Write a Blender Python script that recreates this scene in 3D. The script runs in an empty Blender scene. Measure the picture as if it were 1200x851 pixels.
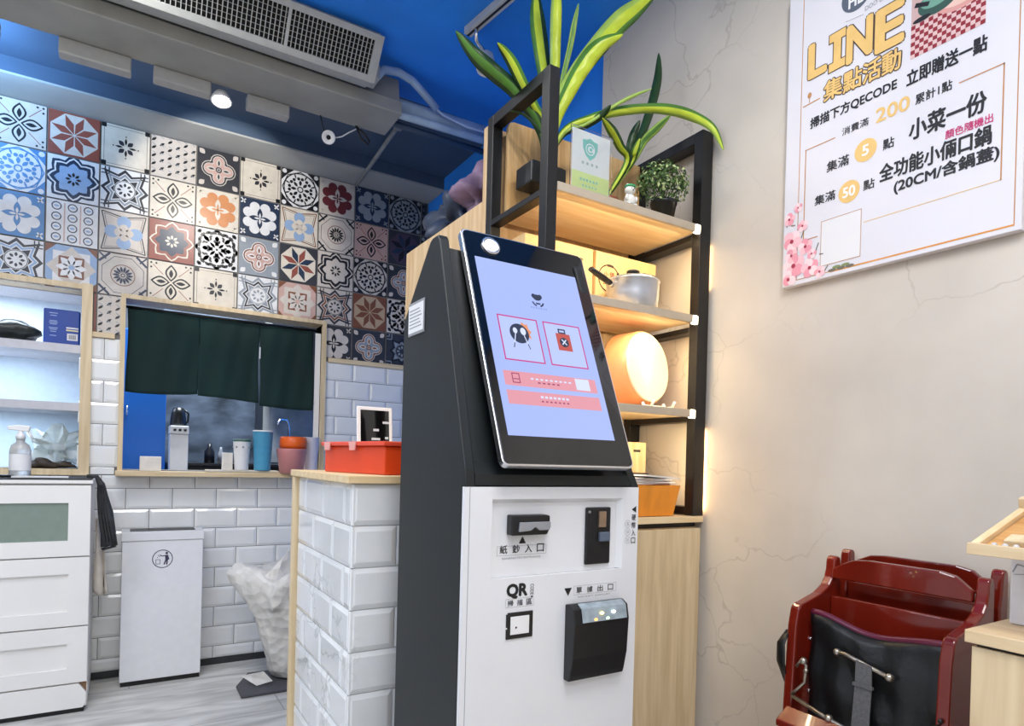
import bpy, bmesh, math, random
from mathutils import Vector, Matrix
random.seed(7)
C = bpy.context.scene.collection
sc = bpy.context.scene
PI = math.pi
# ------------------------------------------------------------------ camera
yaw, pitch, roll, FPX, PCX, PCY = .5499, -.0048, .0265, 745.07, 600.0, 545.35
EYE = Vector((0, 0, 1.15))
Fw = Vector((math.sin(yaw)*math.cos(pitch), math.cos(yaw)*math.cos(pitch), math.sin(pitch)))
r0 = Vector((math.cos(yaw), -math.sin(yaw), 0)); u0 = r0.cross(Fw)
Rt = r0*math.cos(roll) + u0*math.sin(roll); Up = -r0*math.sin(roll) + u0*math.cos(roll)
cd = bpy.data.cameras.new('camera'); cam = bpy.data.objects.new('camera', cd); C.objects.link(cam)
cam.matrix_world = Matrix(((Rt.x, Up.x, -Fw.x, EYE.x), (Rt.y, Up.y, -Fw.y, EYE.y), (Rt.z, Up.z, -Fw.z, EYE.z), (0, 0, 0, 1)))
cd.sensor_width = 36; cd.sensor_fit = 'HORIZONTAL'; cd.lens = FPX/1200*36
cd.shift_y = (PCY-425.5)/1200; cd.clip_start = .05; cd.clip_end = 60
sc.camera = cam
def px(ax, v, x, y):
    """point of the photograph (x, y) on the plane axis = v"""
    d = Fw + Rt*((x-PCX)/FPX) - Up*((y-PCY)/FPX)
    return EYE + d*((v-EYE[ax])/d[ax])
# ------------------------------------------------------------------ light
sc.view_settings.view_transform = 'Standard'; sc.view_settings.look = 'None'
sc.view_settings.gamma = 1; sc.view_settings.use_curve_mapping = False
sc.view_settings.exposure = 0.55
w = bpy.data.worlds.new('world'); sc.world = w; w.use_nodes = True
w.node_tree.nodes['Background'].inputs[0].default_value = (.92, .95, 1, 1)
w.node_tree.nodes['Background'].inputs[1].default_value = .4
def area(name, loc, size, power, col=(1, 1, 1), rot=(0, 0, 0), sy=None, spread=None):
    l = bpy.data.lights.new(name, 'AREA'); l.energy = power; l.color = col; l.size = size
    if sy: l.shape = 'RECTANGLE'; l.size_y = sy
    if spread: l.spread = spread
    o = bpy.data.objects.new(name, l); C.objects.link(o); o.location = loc; o.rotation_euler = rot
    return o
def spot(name, loc, target, power, col=(1, 1, 1), ang=1.6, blend=.6, rad=.04):
    l = bpy.data.lights.new(name, 'SPOT'); l.energy = power; l.color = col; l.spot_size = ang; l.spot_blend = blend; l.shadow_soft_size = rad
    o = bpy.data.objects.new(name, l); C.objects.link(o); o.location = loc
    o.rotation_euler = (Vector(target)-Vector(loc)).to_track_quat('-Z', 'Y').to_euler()
    return o
area('ceiling_panel_light', (.35, .1, 2.84), .9, 26, (1, .97, .93))
area('ceiling_panel_light', (-1.3, 1.3, 2.84), .9, 24, (.92, .96, 1))
area('ceiling_panel_light', (-.4, -1.3, 2.84), 1.0, 22, (1, .98, .95))
area('cool_lamp_light', (-.66, 3.22, 2.62), .2, 10, (.30, .58, 1), (math.radians(150), 0, 0))
spot('cool_wall_light', (-.7, 2.6, 2.8), (-.55, 3.8, 2.0), 24, (.70, .85, 1), 1.05, 1., .1)
area('hall_lamp_light', (-.2, 2.2, 2.85), .5, 16, (1, .98, .96))
area('kitchen_light', (-.9, 4.9, 2.5), 1.0, 40, (.75, .87, 1))
area('kitchen_light', (.5, 4.25, 2.75), .6, 45, (.85, .92, 1))  # added fill at the kitchen front, brightens fridge and steel panel
# ------------------------------------------------------------------ materials
MATS = {}
def mat(name, col, rough=.5, metal=0., em=None, es=0., noise=.0, nscale=30, trans=0., alpha=1., coat=0., ior=1.45, bump=0., stretch=None):
    if name in MATS: return MATS[name]
    m = bpy.data.materials.new(name); m.use_nodes = True; nt = m.node_tree; b = nt.nodes['Principled BSDF']
    c4 = tuple(col)+(1,)
    b.inputs['Base Color'].default_value = c4; b.inputs['Roughness'].default_value = rough; b.inputs['Metallic'].default_value = metal
    b.inputs['Transmission Weight'].default_value = trans; b.inputs['Alpha'].default_value = alpha; b.inputs['Coat Weight'].default_value = coat
    b.inputs['IOR'].default_value = ior
    if em: b.inputs['Emission Color'].default_value = tuple(em)+(1,); b.inputs['Emission Strength'].default_value = es
    if noise or bump:
        tc = nt.nodes.new('ShaderNodeTexCoord'); mp = nt.nodes.new('ShaderNodeMapping'); n = nt.nodes.new('ShaderNodeTexNoise')
        nt.links.new(tc.outputs['Object'], mp.inputs[0]); nt.links.new(mp.outputs[0], n.inputs['Vector'])
        if stretch: mp.inputs['Scale'].default_value = stretch
        n.inputs['Scale'].default_value = nscale; n.inputs['Detail'].default_value = 5
        if noise:
            r = nt.nodes.new('ShaderNodeValToRGB'); r.color_ramp.elements[0].position = .3; r.color_ramp.elements[1].position = .7
            r.color_ramp.elements[0].color = tuple(max(0, k*(1-noise)) for k in col)+(1,)
            r.color_ramp.elements[1].color = tuple(min(1, k*(1+noise)) for k in col)+(1,)
            nt.links.new(n.outputs['Fac'], r.inputs[0]); nt.links.new(r.outputs[0], b.inputs['Base Color'])
        if bump:
            bp = nt.nodes.new('ShaderNodeBump'); bp.inputs['Strength'].default_value = bump; bp.inputs['Distance'].default_value = .01
            nt.links.new(n.outputs['Fac'], bp.inputs['Height']); nt.links.new(bp.outputs[0], b.inputs['Normal'])
    MATS[name] = m; return m
def hexc(h):
    h = h.lstrip('#'); v = [int(h[i:i+2], 16)/255 for i in (0, 2, 4)]
    return tuple(k/12.92 if k <= .04045 else ((k+.055)/1.055)**2.4 for k in v)
def wood(name, a, b, vert=True, scale=5.):
    if name in MATS: return MATS[name]
    m = mat(name, a, .45); nt = m.node_tree; bs = nt.nodes['Principled BSDF']
    tc = nt.nodes.new('ShaderNodeTexCoord'); mp = nt.nodes.new('ShaderNodeMapping'); n = nt.nodes.new('ShaderNodeTexNoise')
    mp.inputs['Scale'].default_value = (9, 9, .7) if vert else (.7, 9, 9)
    if vert == 'y': mp.inputs['Scale'].default_value = (9, .7, 9)
    n.inputs['Scale'].default_value = scale; n.inputs['Detail'].default_value = 6; n.inputs['Distortion'].default_value = .5
    r = nt.nodes.new('ShaderNodeValToRGB'); r.color_ramp.elements[0].position = .35; r.color_ramp.elements[1].position = .68
    r.color_ramp.elements[0].color = tuple(a)+(1,); r.color_ramp.elements[1].color = tuple(b)+(1,)
    nt.links.new(tc.outputs['Object'], mp.inputs[0]); nt.links.new(mp.outputs[0], n.inputs['Vector'])
    nt.links.new(n.outputs['Fac'], r.inputs[0]); nt.links.new(r.outputs[0], bs.inputs['Base Color'])
    return m
def veined(name, base, vein, rough, scale=3., th=.03, coat=0., vmix=.6):
    """noise-warped voronoi edges: plaster cracks, marble veins"""
    m = mat(name, base, rough, coat=coat); nt = m.node_tree; bs = nt.nodes['Principled BSDF']; L = nt.links
    tc = nt.nodes.new('ShaderNodeTexCoord'); n = nt.nodes.new('ShaderNodeTexNoise'); n.inputs['Scale'].default_value = scale*1.3; n.inputs['Detail'].default_value = 4
    L.new(tc.outputs['Object'], n.inputs['Vector'])
    mx = nt.nodes.new('ShaderNodeMixRGB'); mx.blend_type = 'LINEAR_LIGHT'; mx.inputs[0].default_value = .14
    L.new(tc.outputs['Object'], mx.inputs[1]); L.new(n.outputs['Color'], mx.inputs[2])
    v = nt.nodes.new('ShaderNodeTexVoronoi'); v.feature = 'DISTANCE_TO_EDGE'; v.inputs['Scale'].default_value = scale
    L.new(mx.outputs[0], v.inputs['Vector'])
    r = nt.nodes.new('ShaderNodeValToRGB'); r.color_ramp.elements[0].position = 0; r.color_ramp.elements[1].position = th
    r.color_ramp.elements[0].color = (vmix,)*3+(1,); r.color_ramp.elements[1].color = (0, 0, 0, 1)
    L.new(v.outputs['Distance'], r.inputs[0])
    n2 = nt.nodes.new('ShaderNodeTexNoise'); n2.inputs['Scale'].default_value = 1.4; n2.inputs['Detail'].default_value = 5
    L.new(tc.outputs['Object'], n2.inputs['Vector'])
    mul = nt.nodes.new('ShaderNodeMath'); mul.operation = 'MULTIPLY'
    r2 = nt.nodes.new('ShaderNodeValToRGB'); r2.color_ramp.elements[0].position = .42; r2.color_ramp.elements[1].position = .55
    L.new(n2.outputs['Fac'], r2.inputs[0]); L.new(r.outputs[0], mul.inputs[0]); L.new(r2.outputs[0], mul.inputs[1])
    n3 = nt.nodes.new('ShaderNodeTexNoise'); n3.inputs['Scale'].default_value = 2.6; n3.inputs['Detail'].default_value = 7
    L.new(tc.outputs['Object'], n3.inputs['Vector'])
    r3 = nt.nodes.new('ShaderNodeValToRGB'); r3.color_ramp.elements[0].position = .3; r3.color_ramp.elements[1].position = .7
    r3.color_ramp.elements[0].color = tuple(k*.86 for k in base)+(1,); r3.color_ramp.elements[1].color = tuple(min(1, k*1.06) for k in base)+(1,)
    L.new(n3.outputs['Fac'], r3.inputs[0])
    fin = nt.nodes.new('ShaderNodeMixRGB'); L.new(mul.outputs[0], fin.inputs[0]); L.new(r3.outputs[0], fin.inputs[1]); fin.inputs[2].default_value = tuple(vein)+(1,)
    L.new(fin.outputs[0], bs.inputs['Base Color'])
    return m
M = dict(
    blue=mat('blue_paint', (.025, .26, .90), .55, noise=.12, nscale=3),
    soffit=mat('pale_grey_paint', (.36, .37, .36), .7, noise=.06, nscale=4),
    beam=mat('beam_grey_paint', (.34, .34, .31), .65, noise=.14, nscale=4, bump=.2),
    white_paint=mat('white_wall_paint', (.8, .8, .79), .7, noise=.03),
    metro=mat('white_glazed_tile', (.80, .81, .80), .10, noise=.04, nscale=6, coat=.4),
    grout=mat('grout', (.66, .66, .65), .8, noise=.08),
    dgrout=mat('dark_grout', (.2, .19, .18), .8, noise=.08),
    marble=veined('marble_tile', (.80, .82, .83), (.30, .32, .34), .12, 6., .035, .5),
    plaster=veined('cracked_plaster', (.62, .57, .50), (.30, .26, .22), .8, 3.2, .011, 0, .45),
    oak=wood('light_oak', hexc('C9A77A'), hexc('DFC49B'), True),
    oakx=wood('light_oak_along', hexc('DDC090'), hexc('EAD5AC'), False),
    oaky=wood('light_oak_across', hexc('C8AE86'), hexc('DCC7A2'), 'y'),
    pale=wood('pale_birch', hexc('CDB68E'), hexc('E2CDA8'), True),
    palex=wood('pale_birch_along', hexc('CDB68E'), hexc('E2CDA8'), False),
    black=mat('black_metal', (.006, .006, .007), .42, noise=.2, nscale=40),
    kblack=mat('kiosk_dark_shell', (.009, .012, .013), .5, noise=.08, nscale=60),
    glass_black=mat('black_glass', (.003, .003, .004), .06, coat=.6),
    chrome=mat('brushed_chrome', (.75, .75, .76), .22, 1., noise=.04),
    kwhite=mat('kiosk_white_enamel', (.74, .75, .77), .32, noise=.02, nscale=8),
    white=mat('white_gloss', (.8, .8, .8), .3, noise=.02),
    ink=mat('black_ink', (.012, .012, .014), .5),
    greyink=mat('grey_ink', (.28, .29, .31), .5),
    plastic=mat('black_plastic', (.012, .013, .015), .3, noise=.1),
    grey=mat('grey_plastic', (.28, .29, .31), .35, noise=.05),
    gold=mat('gold_ink', hexc('E3BC72'), .5, noise=.05),
    copper=mat('copper_ink', hexc('B9844F'), .45, noise=.1),
    pink=mat('magenta_ink', hexc('C22A6B'), .5),
    paper=mat('poster_paper', (.70, .69, .73), .45, noise=.02, nscale=4),
    mahog=mat('mahogany_lacquer', hexc('6E1C10'), .16, noise=.35, nscale=7, coat=.6, stretch=(1, 1, .2)),
    vinyl=mat('black_vinyl', (.005, .006, .007), .38, noise=.2, bump=.9, nscale=9),
    webbing=mat('grey_webbing', (.10, .10, .105), .8, noise=.2, nscale=200),
    alu=mat('aluminium_profile', (.52, .45, .35), .4, .3, noise=.05),
    led=mat('warm_led', (1, .8, .5), .5, em=(1, .74, .38), es=14),
    ledw=mat('led_end', (1, .9, .75), .5, em=(1, .86, .62), es=9),
)
# ------------------------------------------------------------------ mesh helpers
class MB:
    def __init__(s): s.b = bmesh.new(); s.m = []
    def mi(s, m):
        if m is None: return 0
        if m not in s.m: s.m.append(m)
        return s.m.index(m)
    def merge(s, t, mtx=None, m=None):
        i = s.mi(m); vs = [s.b.verts.new(mtx @ v.co if mtx else v.co) for v in t.verts]
        t.verts.index_update()
        for f in t.faces:
            try:
                g = s.b.faces.new([vs[v.index] for v in f.verts]); g.material_index = i; g.smooth = f.smooth
            except ValueError: pass
        t.free(); return s
    def box(s, a, b, m=None, bev=0., seg=2, mtx=None):
        t = bmesh.new(); bmesh.ops.create_cube(t, size=1)
        a = Vector(a); b = Vector(b)
        for v in t.verts: v.co = Vector([(a[k]+b[k])/2 + v.co[k]*abs(b[k]-a[k]) for k in range(3)])
        if bev: bmesh.ops.bevel(t, geom=t.edges[:], offset=bev, segments=seg, affect='EDGES', profile=.5)
        return s.merge(t, mtx, m)
    def face(s, pts, m=None, smooth=False):
        f = s.b.faces.new([s.b.verts.new(p) for p in pts]); f.material_index = s.mi(m); f.smooth = smooth; return f
    def prism(s, pts, vec, m=None, bev=0., mtx=None, smooth=False):
        t = bmesh.new(); vec = Vector(vec); lo = [t.verts.new(p) for p in pts]; hi = [t.verts.new(Vector(p)+vec) for p in pts]
        t.faces.new(lo); t.faces.new(hi[::-1]); n = len(pts)
        for i in range(n): f = t.faces.new((lo[i], hi[i], hi[(i+1) % n], lo[(i+1) % n])); f.smooth = smooth
        bmesh.ops.recalc_face_normals(t, faces=t.faces[:])
        if bev: bmesh.ops.bevel(t, geom=t.edges[:], offset=bev, segments=2, affect='EDGES', profile=.5)
        return s.merge(t, mtx, m)
    def lathe(s, prof, m=None, seg=32, mtx=None, cap=True, sx=1., sy=1.):
        t = bmesh.new(); rings = []
        for r, z in prof: rings.append([t.verts.new((r*sx*math.cos(2*PI*k/seg), r*sy*math.sin(2*PI*k/seg), z)) for k in range(seg)])
        for a, b in zip(rings, rings[1:]):
            for k in range(seg):
                f = t.faces.new((a[k], a[(k+1) % seg], b[(k+1) % seg], b[k])); f.smooth = True
        if cap:
            if prof[0][0] > 1e-4: t.faces.new(rings[0][::-1])
            if prof[-1][0] > 1e-4: t.faces.new(rings[-1])
        bmesh.ops.remove_doubles(t, verts=t.verts[:], dist=1e-5)
        return s.merge(t, mtx, m)
    def tube(s, pts, r, m=None, seg=10, close=True, flat=None):
        t = bmesh.new(); pts = [Vector(p) for p in pts]; rings = []; n = len(pts); up = Vector((0, 0, 1))
        for i, p in enumerate(pts):
            d = (pts[min(i+1, n-1)]-pts[max(i-1, 0)]).normalized()
            if i == 0:
                up = Vector((0, 0, 1)) if abs(d.z) < .9 else Vector((0, 1, 0))
            a = d.cross(up).normalized(); b = a.cross(d).normalized(); up = b
            rr = r[i] if isinstance(r, (list, tuple)) else r
            fl = flat or 1
            rings.append([t.verts.new(p + a*rr*math.cos(2*PI*k/seg) + b*rr*fl*math.sin(2*PI*k/seg)) for k in range(seg)])
        for a, b in zip(rings, rings[1:]):
            for k in range(seg): f = t.faces.new((a[k], a[(k+1) % seg], b[(k+1) % seg], b[k])); f.smooth = True
        if close: t.faces.new(rings[0][::-1]); t.faces.new(rings[-1])
        bmesh.ops.recalc_face_normals(t, faces=t.faces[:])
        return s.merge(t, None, m)
    def sphere(s, c, r, m=None, sc_=(1, 1, 1), seg=16):
        t = bmesh.new(); bmesh.ops.create_uvsphere(t, u_segments=seg, v_segments=max(6, seg//2), radius=r)
        for f in t.faces: f.smooth = True
        return s.merge(t, Matrix.Translation(c) @ Matrix.Diagonal((*sc_, 1)), m)
    def build(s, name, m=None, parent=None, loc=None):
        """vertices are in world space; the origin goes to the parent's place or loc"""
        o_ = Vector(loc) if loc is not None else (parent_world(parent) if parent else Vector((0, 0, 0)))
        bmesh.ops.translate(s.b, verts=s.b.verts[:], vec=-o_)
        me = bpy.data.meshes.new(name); s.b.to_mesh(me); s.b.free()
        if m is not None:
            me.materials.append(m)
        for k in s.m: me.materials.append(k)
        o = bpy.data.objects.new(name, me); C.objects.link(o)
        if parent: o.parent = parent
        else: o.location = o_
        return o
def parent_world(p):
    v = Vector((0, 0, 0))
    while p: v += p.location; p = p.parent
    return v
def thing(name, label, cat, loc, group=None):
    o = bpy.data.objects.new(name, None); C.objects.link(o); o.location = loc; o.empty_display_size = .05
    return tag(o, label, cat, group)
def tag(o, label, cat, group=None, kind=None):
    o['label'] = label; o['category'] = cat
    if group: o['group'] = group
    if kind: o['kind'] = kind
    return o
def struct(o): o['kind'] = 'structure'; return o
def lab(o, s): o['label'] = s; return o
# text through Blender's own bundled font
TX = {}
def glyphs(body, bold=0.):
    k = (body, bold)
    if k not in TX:
        c = bpy.data.curves.new('t', 'FONT'); c.body = body; c.offset = bold; c.resolution_u = 4
        o = bpy.data.objects.new('t', c); C.objects.link(o)
        me = bpy.data.meshes.new_from_object(o.evaluated_get(bpy.context.evaluated_depsgraph_get()))
        vs = [(v.co.x, v.co.y) for v in me.vertices]; fs = [tuple(p.vertices) for p in me.polygons]
        bpy.data.objects.remove(o); bpy.data.curves.remove(c); bpy.data.meshes.remove(me)
        TX[k] = (vs, fs)
    return TX[k]
class Art:
    """flat printed shapes on a plane: origin O, axes U (right), V (up), N (towards the viewer)"""
    def __init__(s, O, U, V, N): s.O, s.U, s.V, s.N = Vector(O), Vector(U).normalized(), Vector(V).normalized(), Vector(N).normalized(); s.mb = MB(); s.k = 0
    def uv(s, x, y):
        d = Fw + Rt*((x-PCX)/FPX) - Up*((y-PCY)/FPX); t = (s.O-EYE).dot(s.N)/d.dot(s.N); p = EYE+d*t-s.O
        return (p.dot(s.U), p.dot(s.V))
    def at(s, u, v, d=0.): return s.O + s.U*u + s.V*v + s.N*d
    def poly(s, pts, m, d=.0004): s.mb.face([s.at(u, v, d) for u, v in pts], m)
    def rect(s, u0, v0, u1, v1, m, d=.0004): s.poly([(u0, v0), (u1, v0), (u1, v1), (u0, v1)], m, d)
    def frame(s, u0, v0, u1, v1, t, m, d=.0006):
        s.rect(u0, v0, u1, v0+t, m, d); s.rect(u0, v1-t, u1, v1, m, d); s.rect(u0, v0+t, u0+t, v1-t, m, d); s.rect(u1-t, v0+t, u1, v1-t, m, d)
    def disc(s, u, v, r, m, d=.0005, n=24, ry=None, a0=0): s.poly([(u+r*math.cos(2*PI*k/n+a0), v+(ry or r)*math.sin(2*PI*k/n+a0)) for k in range(n)], m, d)
    def strip(s, A, B, m, d):
        n = len(A)
        for i in range(n-1): s.poly([A[i], A[i+1], B[i+1], B[i]], m, d)
    def ring(s, u, v, r, t, m, d=.0006, n=28, a=0, b=2*PI, ry=None):
        q = (ry or r)/r
        I = [(u+(r-t)*math.cos(a+(b-a)*k/n), v+(r-t)*q*math.sin(a+(b-a)*k/n)) for k in range(n+1)]
        O_ = [(u+r*math.cos(a+(b-a)*k/n), v+r*q*math.sin(a+(b-a)*k/n)) for k in range(n+1)]
        s.strip(O_, I, m, d)
    def line(s, pts, t, m, d=.0006):
        for (a, b) in zip(pts, pts[1:]):
            dx, dy = b[0]-a[0], b[1]-a[1]; L = math.hypot(dx, dy) or 1; nx, ny = -dy/L*t/2, dx/L*t/2
            s.poly([(a[0]-nx, a[1]-ny), (b[0]-nx, b[1]-ny), (b[0]+nx, b[1]+ny), (a[0]+nx, a[1]+ny)], m, d)
    def text(s, body, u0, v0, u1, v1, m, bold=0., d=.0007, rot=0, skew=0.):
        if bold:      # heavier strokes: the same glyphs laid down again around the first
            e = bold*abs(v1-v0); n = 8
            for k in range(n): s.text(body, u0+e*math.cos(2*PI*k/n), v0+e*math.sin(2*PI*k/n), u1+e*math.cos(2*PI*k/n), v1+e*math.sin(2*PI*k/n), m, 0, d+.00002*(k+1), rot, skew)
        vs, fs = glyphs(body, 0.)
        x0, x1 = min(v[0] for v in vs), max(v[0] for v in vs); y0, y1 = min(v[1] for v in vs), max(v[1] for v in vs)
        P = []
        for x, y in vs:
            a, b = (x-x0)/(x1-x0 or 1), (y-y0)/(y1-y0 or 1)
            if rot: a, b = b, 1-a
            P.append((u0+(u1-u0)*a+skew*b*(v1-v0), v0+(v1-v0)*b))
        bv = [s.mb.b.verts.new(s.at(u, v, d)) for u, v in P]; i = s.mb.mi(m)
        for f in fs:
            try: g = s.mb.b.faces.new([bv[k] for k in f]); g.material_index = i
            except ValueError: pass
    def tpx(s, body, a, b, h, m, bold=0., d=.0007, skew=0.):
        """text whose middle line runs between two points of the photo, h metres high"""
        A, B = s.uv(*a), s.uv(*b); v = (A[1]+B[1])/2
        s.text(body, A[0], v-h/2, B[0], v+h/2, m, bold, d, 0, skew)
    def build(s, name, parent=None, loc=None): return s.mb.build(name, None, parent, loc)
# ================================================================== ROOM
XR, YW, ZC = 1.62, 3.804, 2.88
struct(MB().box((-2.7, -2.2, -.1), (1.9, 5.9, 0)).build('floor', None))
fl = bpy.data.objects['floor']; fm = mat('grey_floor_tile', (.42, .42, .41), .3); fl.data.materials.append(fm)
nt = fm.node_tree; bs = nt.nodes['Principled BSDF']; tc = nt.nodes.new('ShaderNodeTexCoord'); mp = nt.nodes.new('ShaderNodeMapping')
mp.inputs['Rotation'].default_value = (0, 0, .0)
nz = nt.nodes.new('ShaderNodeTexNoise'); nz.inputs['Scale'].default_value = 3.2; nz.inputs['Detail'].default_value = 8; nz.inputs['Distortion'].default_value = .6
mp.inputs['Scale'].default_value = (1., 5., 1)
rp = nt.nodes.new('ShaderNodeValToRGB'); rp.color_ramp.elements[0].position = .34; rp.color_ramp.elements[1].position = .66
rp.color_ramp.elements[0].color = (.42, .41, .39, 1); rp.color_ramp.elements[1].color = (.72, .71, .68, 1)
br = nt.nodes.new('ShaderNodeTexBrick'); br.offset = .5; br.inputs['Scale'].default_value = 1; br.inputs['Mortar Size'].default_value = .003
br.inputs['Brick Width'].default_value = 1.2; br.inputs['Row Height'].default_value = .6; br.inputs['Mortar'].default_value = (.3, .3, .3, 1)
mp2 = nt.nodes.new('ShaderNodeMapping'); mp2.inputs['Location'].default_value = (.55, .02, 0)
nt.links.new(tc.outputs['Object'], mp2.inputs[0]); nt.links.new(mp2.outputs[0], br.inputs['Vector'])
nt.links.new(tc.outputs['Object'], mp.inputs[0]); nt.links.new(mp.outputs[0], nz.inputs['Vector']); nt.links.new(nz.outputs['Fac'], rp.inputs[0])
nt.links.new(rp.outputs[0], br.inputs['Color1']); nt.links.new(rp.outputs[0], br.inputs['Color2']); nt.links.new(br.outputs['Color'], bs.inputs['Base Color'])
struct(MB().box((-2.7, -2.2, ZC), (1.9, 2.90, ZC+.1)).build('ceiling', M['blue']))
struct(MB().box((-2.7, 2.90, ZC), (1.9, 5.9, ZC+.1)).build('ceiling_far', mat('shaded_blue_paint', (.05, .085, .14), .6, noise=.12, nscale=4)))  # dim light behind the beam put into a darker, greyer ceiling colour
struct(MB().box((XR, -2.2, 0), (XR+.1, 2.02, ZC)).build('wall_right', M['plaster']))
struct(MB().box((XR+.03, 2.02, 0), (XR+.13, 5.9, ZC)).build('wall_right_far', M['blue']))
struct(MB().box((-2.7, -2.2, 0), (-2.6, 5.9, ZC)).build('wall_left', M['white_paint']))
struct(MB().box((-2.6, -2.2, 0), (XR, -2.1, ZC)).build('wall_front', M['white_paint']))
# tile wall substrate with its two openings
WX0, WX1, WZ0, WZ1 = .0, .99, 1.06, 1.93       # serving hatch
LX0, LX1, LZ0, LZ1 = -1.2, -.185, 1.06, 1.945   # left opening
b = MB(); y0, y1 = YW+.006, YW+.13
b.box((-2.6, y0, 0), (XR+.03, y1, WZ0)); b.box((-2.6, y0, 1.95), (XR+.03, y1, ZC))
b.box((-2.6, y0, WZ0), (LX0, y1, 1.95)); b.box((LX1, y0, WZ0), (WX0, y1, 1.95)); b.box((WX1, y0, WZ0), (XR+.03, y1, 1.95))
struct(b.build('wall_back', M['dgrout']))
def in_open(x0, x1, z0, z1):
    for a, b_, c, d in ((WX0-.02, WX1+.02, WZ0-.03, WZ1+.02), (LX0, LX1+.02, LZ0-.03, LZ1+.02)):
        if x1 > a and x0 < b_ and z1 > c and z0 < d: return (a, b_, c, d)
    return None
def metro(mb, O, U, V, N, u0, u1, v0, v1, W, Hh, uoff, voff, dep=.006, bw=.014, g=.003, skip=None, m=None):
    """bevelled brick tiles on a plane"""
    O, U, V, N = map(Vector, (O, U, V, N)); r = 0; v = voff
    while v > v0-Hh:
        a, b_ = max(v-Hh, v0)+g/2, min(v, v1)-g/2
        u = uoff - (W/2 if r % 2 else 0)
        while u < u1:
            c, d = max(u, u0)+g/2, min(u+W, u1)-g/2
            if d-c > .012 and b_-a > .012:
                segs = [(c, d)]
                if skip:
                    k = skip(c, d, a, b_)
                    if k:
                        segs = []
                        if a >= k[2]-Hh*.5 and b_ <= k[3]+Hh*.5 and (a+b_)/2 > k[2] and (a+b_)/2 < k[3]:
                            if c < k[0]-.012: segs.append((c, k[0]))
                            if d > k[1]+.012: segs.append((k[1], d))
                        else:
                            aa, bb = (a, min(b_, k[2])) if (a+b_)/2 <= k[2] else (max(a, k[3]), b_)
                            if bb-aa > .02: segs = [(c, d, aa, bb)]
                for sg in segs:
                    c2, d2 = sg[0], sg[1]; a2, b2 = (sg[2], sg[3]) if len(sg) > 2 else (a, b_)
                    w_ = min(bw, (d2-c2)*.3, (b2-a2)*.3)
                    P = [(c2, a2), (d2, a2), (d2, b2), (c2, b2)]; Q = [(c2+w_, a2+w_), (d2-w_, a2+w_), (d2-w_, b2-w_), (c2+w_, b2-w_)]
                    B0 = [mb.b.verts.new(O+U*p[0]+V*p[1]) for p in P]; B1 = [mb.b.verts.new(O+U*p[0]+V*p[1]+N*dep*.45) for p in P]; T = [mb.b.verts.new(O+U*p[0]+V*p[1]+N*dep) for p in Q]
                    i = mb.mi(m)
                    for f in [T]+[[B1[j], B1[(j+1) % 4], T[(j+1) % 4], T[j]] for j in range(4)]+[[B0[j], B0[(j+1) % 4], B1[(j+1) % 4], B1[j]] for j in range(4)]:
                        mb.b.faces.new(f).material_index = i
            u += W
        v -= Hh; r += 1
b = MB()
metro(b, (0, YW+.006, 0), (1, 0, 0), (0, 0, 1), (0, -1, 0), -1.6, XR, .035, 1.72, .212, .108, 1.184-.212*14, 1.72, .008, skip=in_open, m=M['metro'])
b.box((-.137, YW-.002, 1.034), (-.034, YW+.006, 1.0705), M['metro'], bev=.003)
struct(b.build('wall_back_brick_tiles'))
struct(MB().box((-1.6, YW-.004, 0), (XR, YW+.01, .035)).build('baseboard_back', mat('dark_skirting', (.03, .032, .034), .5, noise=.1)))
# trims
b = MB(); b.box((LX1+.045, YW-.012, 1.72), (WX0-.045, YW+.008, 1.745)); b.box((WX1+.04, YW-.012, 1.716), (XR, YW+.008, 1.742))
struct(b.build('trim_1', M['palex']))
# patterned tiles ---------------------------------------------------
T = .2155; TX0 = -.555; TZ0 = 2.80
def tm(n, h): return mat('tile_'+n, hexc(h), .35, noise=.07, nscale=25)
K = tm('black', '17181C'); CR = tm('cream', 'D6CDBD'); WH = tm('white', 'DCDCDC'); NV = tm('navy', '22324A'); RD = tm('red', '8C4A3C'); MR = tm('maroon', '6B2E33')
OR = tm('orange', 'C98450'); BL = tm('blue', '4F83B5'); LB = tm('light_blue', '8FA9C9'); BR = tm('brown', '7A4A32'); TN = tm('tan', 'B79E80'); GY = tm('grey', '8C949C'); PK = tm('pinkish', 'C3A196'); DG = tm('charcoal', '33343A'); SD = tm('sand', 'C9C0B6'); PU = tm('plum', '4A3B4A')
ar = Art((0, YW, 0), (1, 0, 0), (0, 0, 1), (0, -1, 0))
class Tile:
    def __init__(s, c, r): s.u = TX0+T*(c+.5); s.v = TZ0-T*(r+.5); s.h = T/2-.0035; s.k = 0
    def P(s, pts): return [(s.u+x*s.h, s.v+y*s.h) for x, y in pts]
    def nx(s): s.k += 1; return .0002+s.k*.00022
    def poly(s, pts, m): ar.poly(s.P(pts), m, s.nx())
    def polys(s, L, m):
        d = s.nx()
        for p in L: ar.poly(s.P(p), m, d)
    def disc(s, x, y, r, m, n=16): s.discs([(x, y)], r, m, n)
    def discs(s, L, r, m, n=14):
        d = s.nx()
        for x, y in L: ar.disc(s.u+x*s.h, s.v+y*s.h, r*s.h, m, d, n)
    def ring(s, x, y, r, t, m, n=20, a=0, b=2*PI): ar.ring(s.u+x*s.h, s.v+y*s.h, r*s.h, t*s.h, m, s.nx(), n, a, b)
    def lines(s, L, t, m):
        d = s.nx()
        for p in L: ar.line(s.P(p), t*s.h, m, d)
def rotp(pts, a): c, s_ = math.cos(a), math.sin(a); return [(x*c-y*s_, x*s_+y*c) for x, y in pts]
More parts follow.
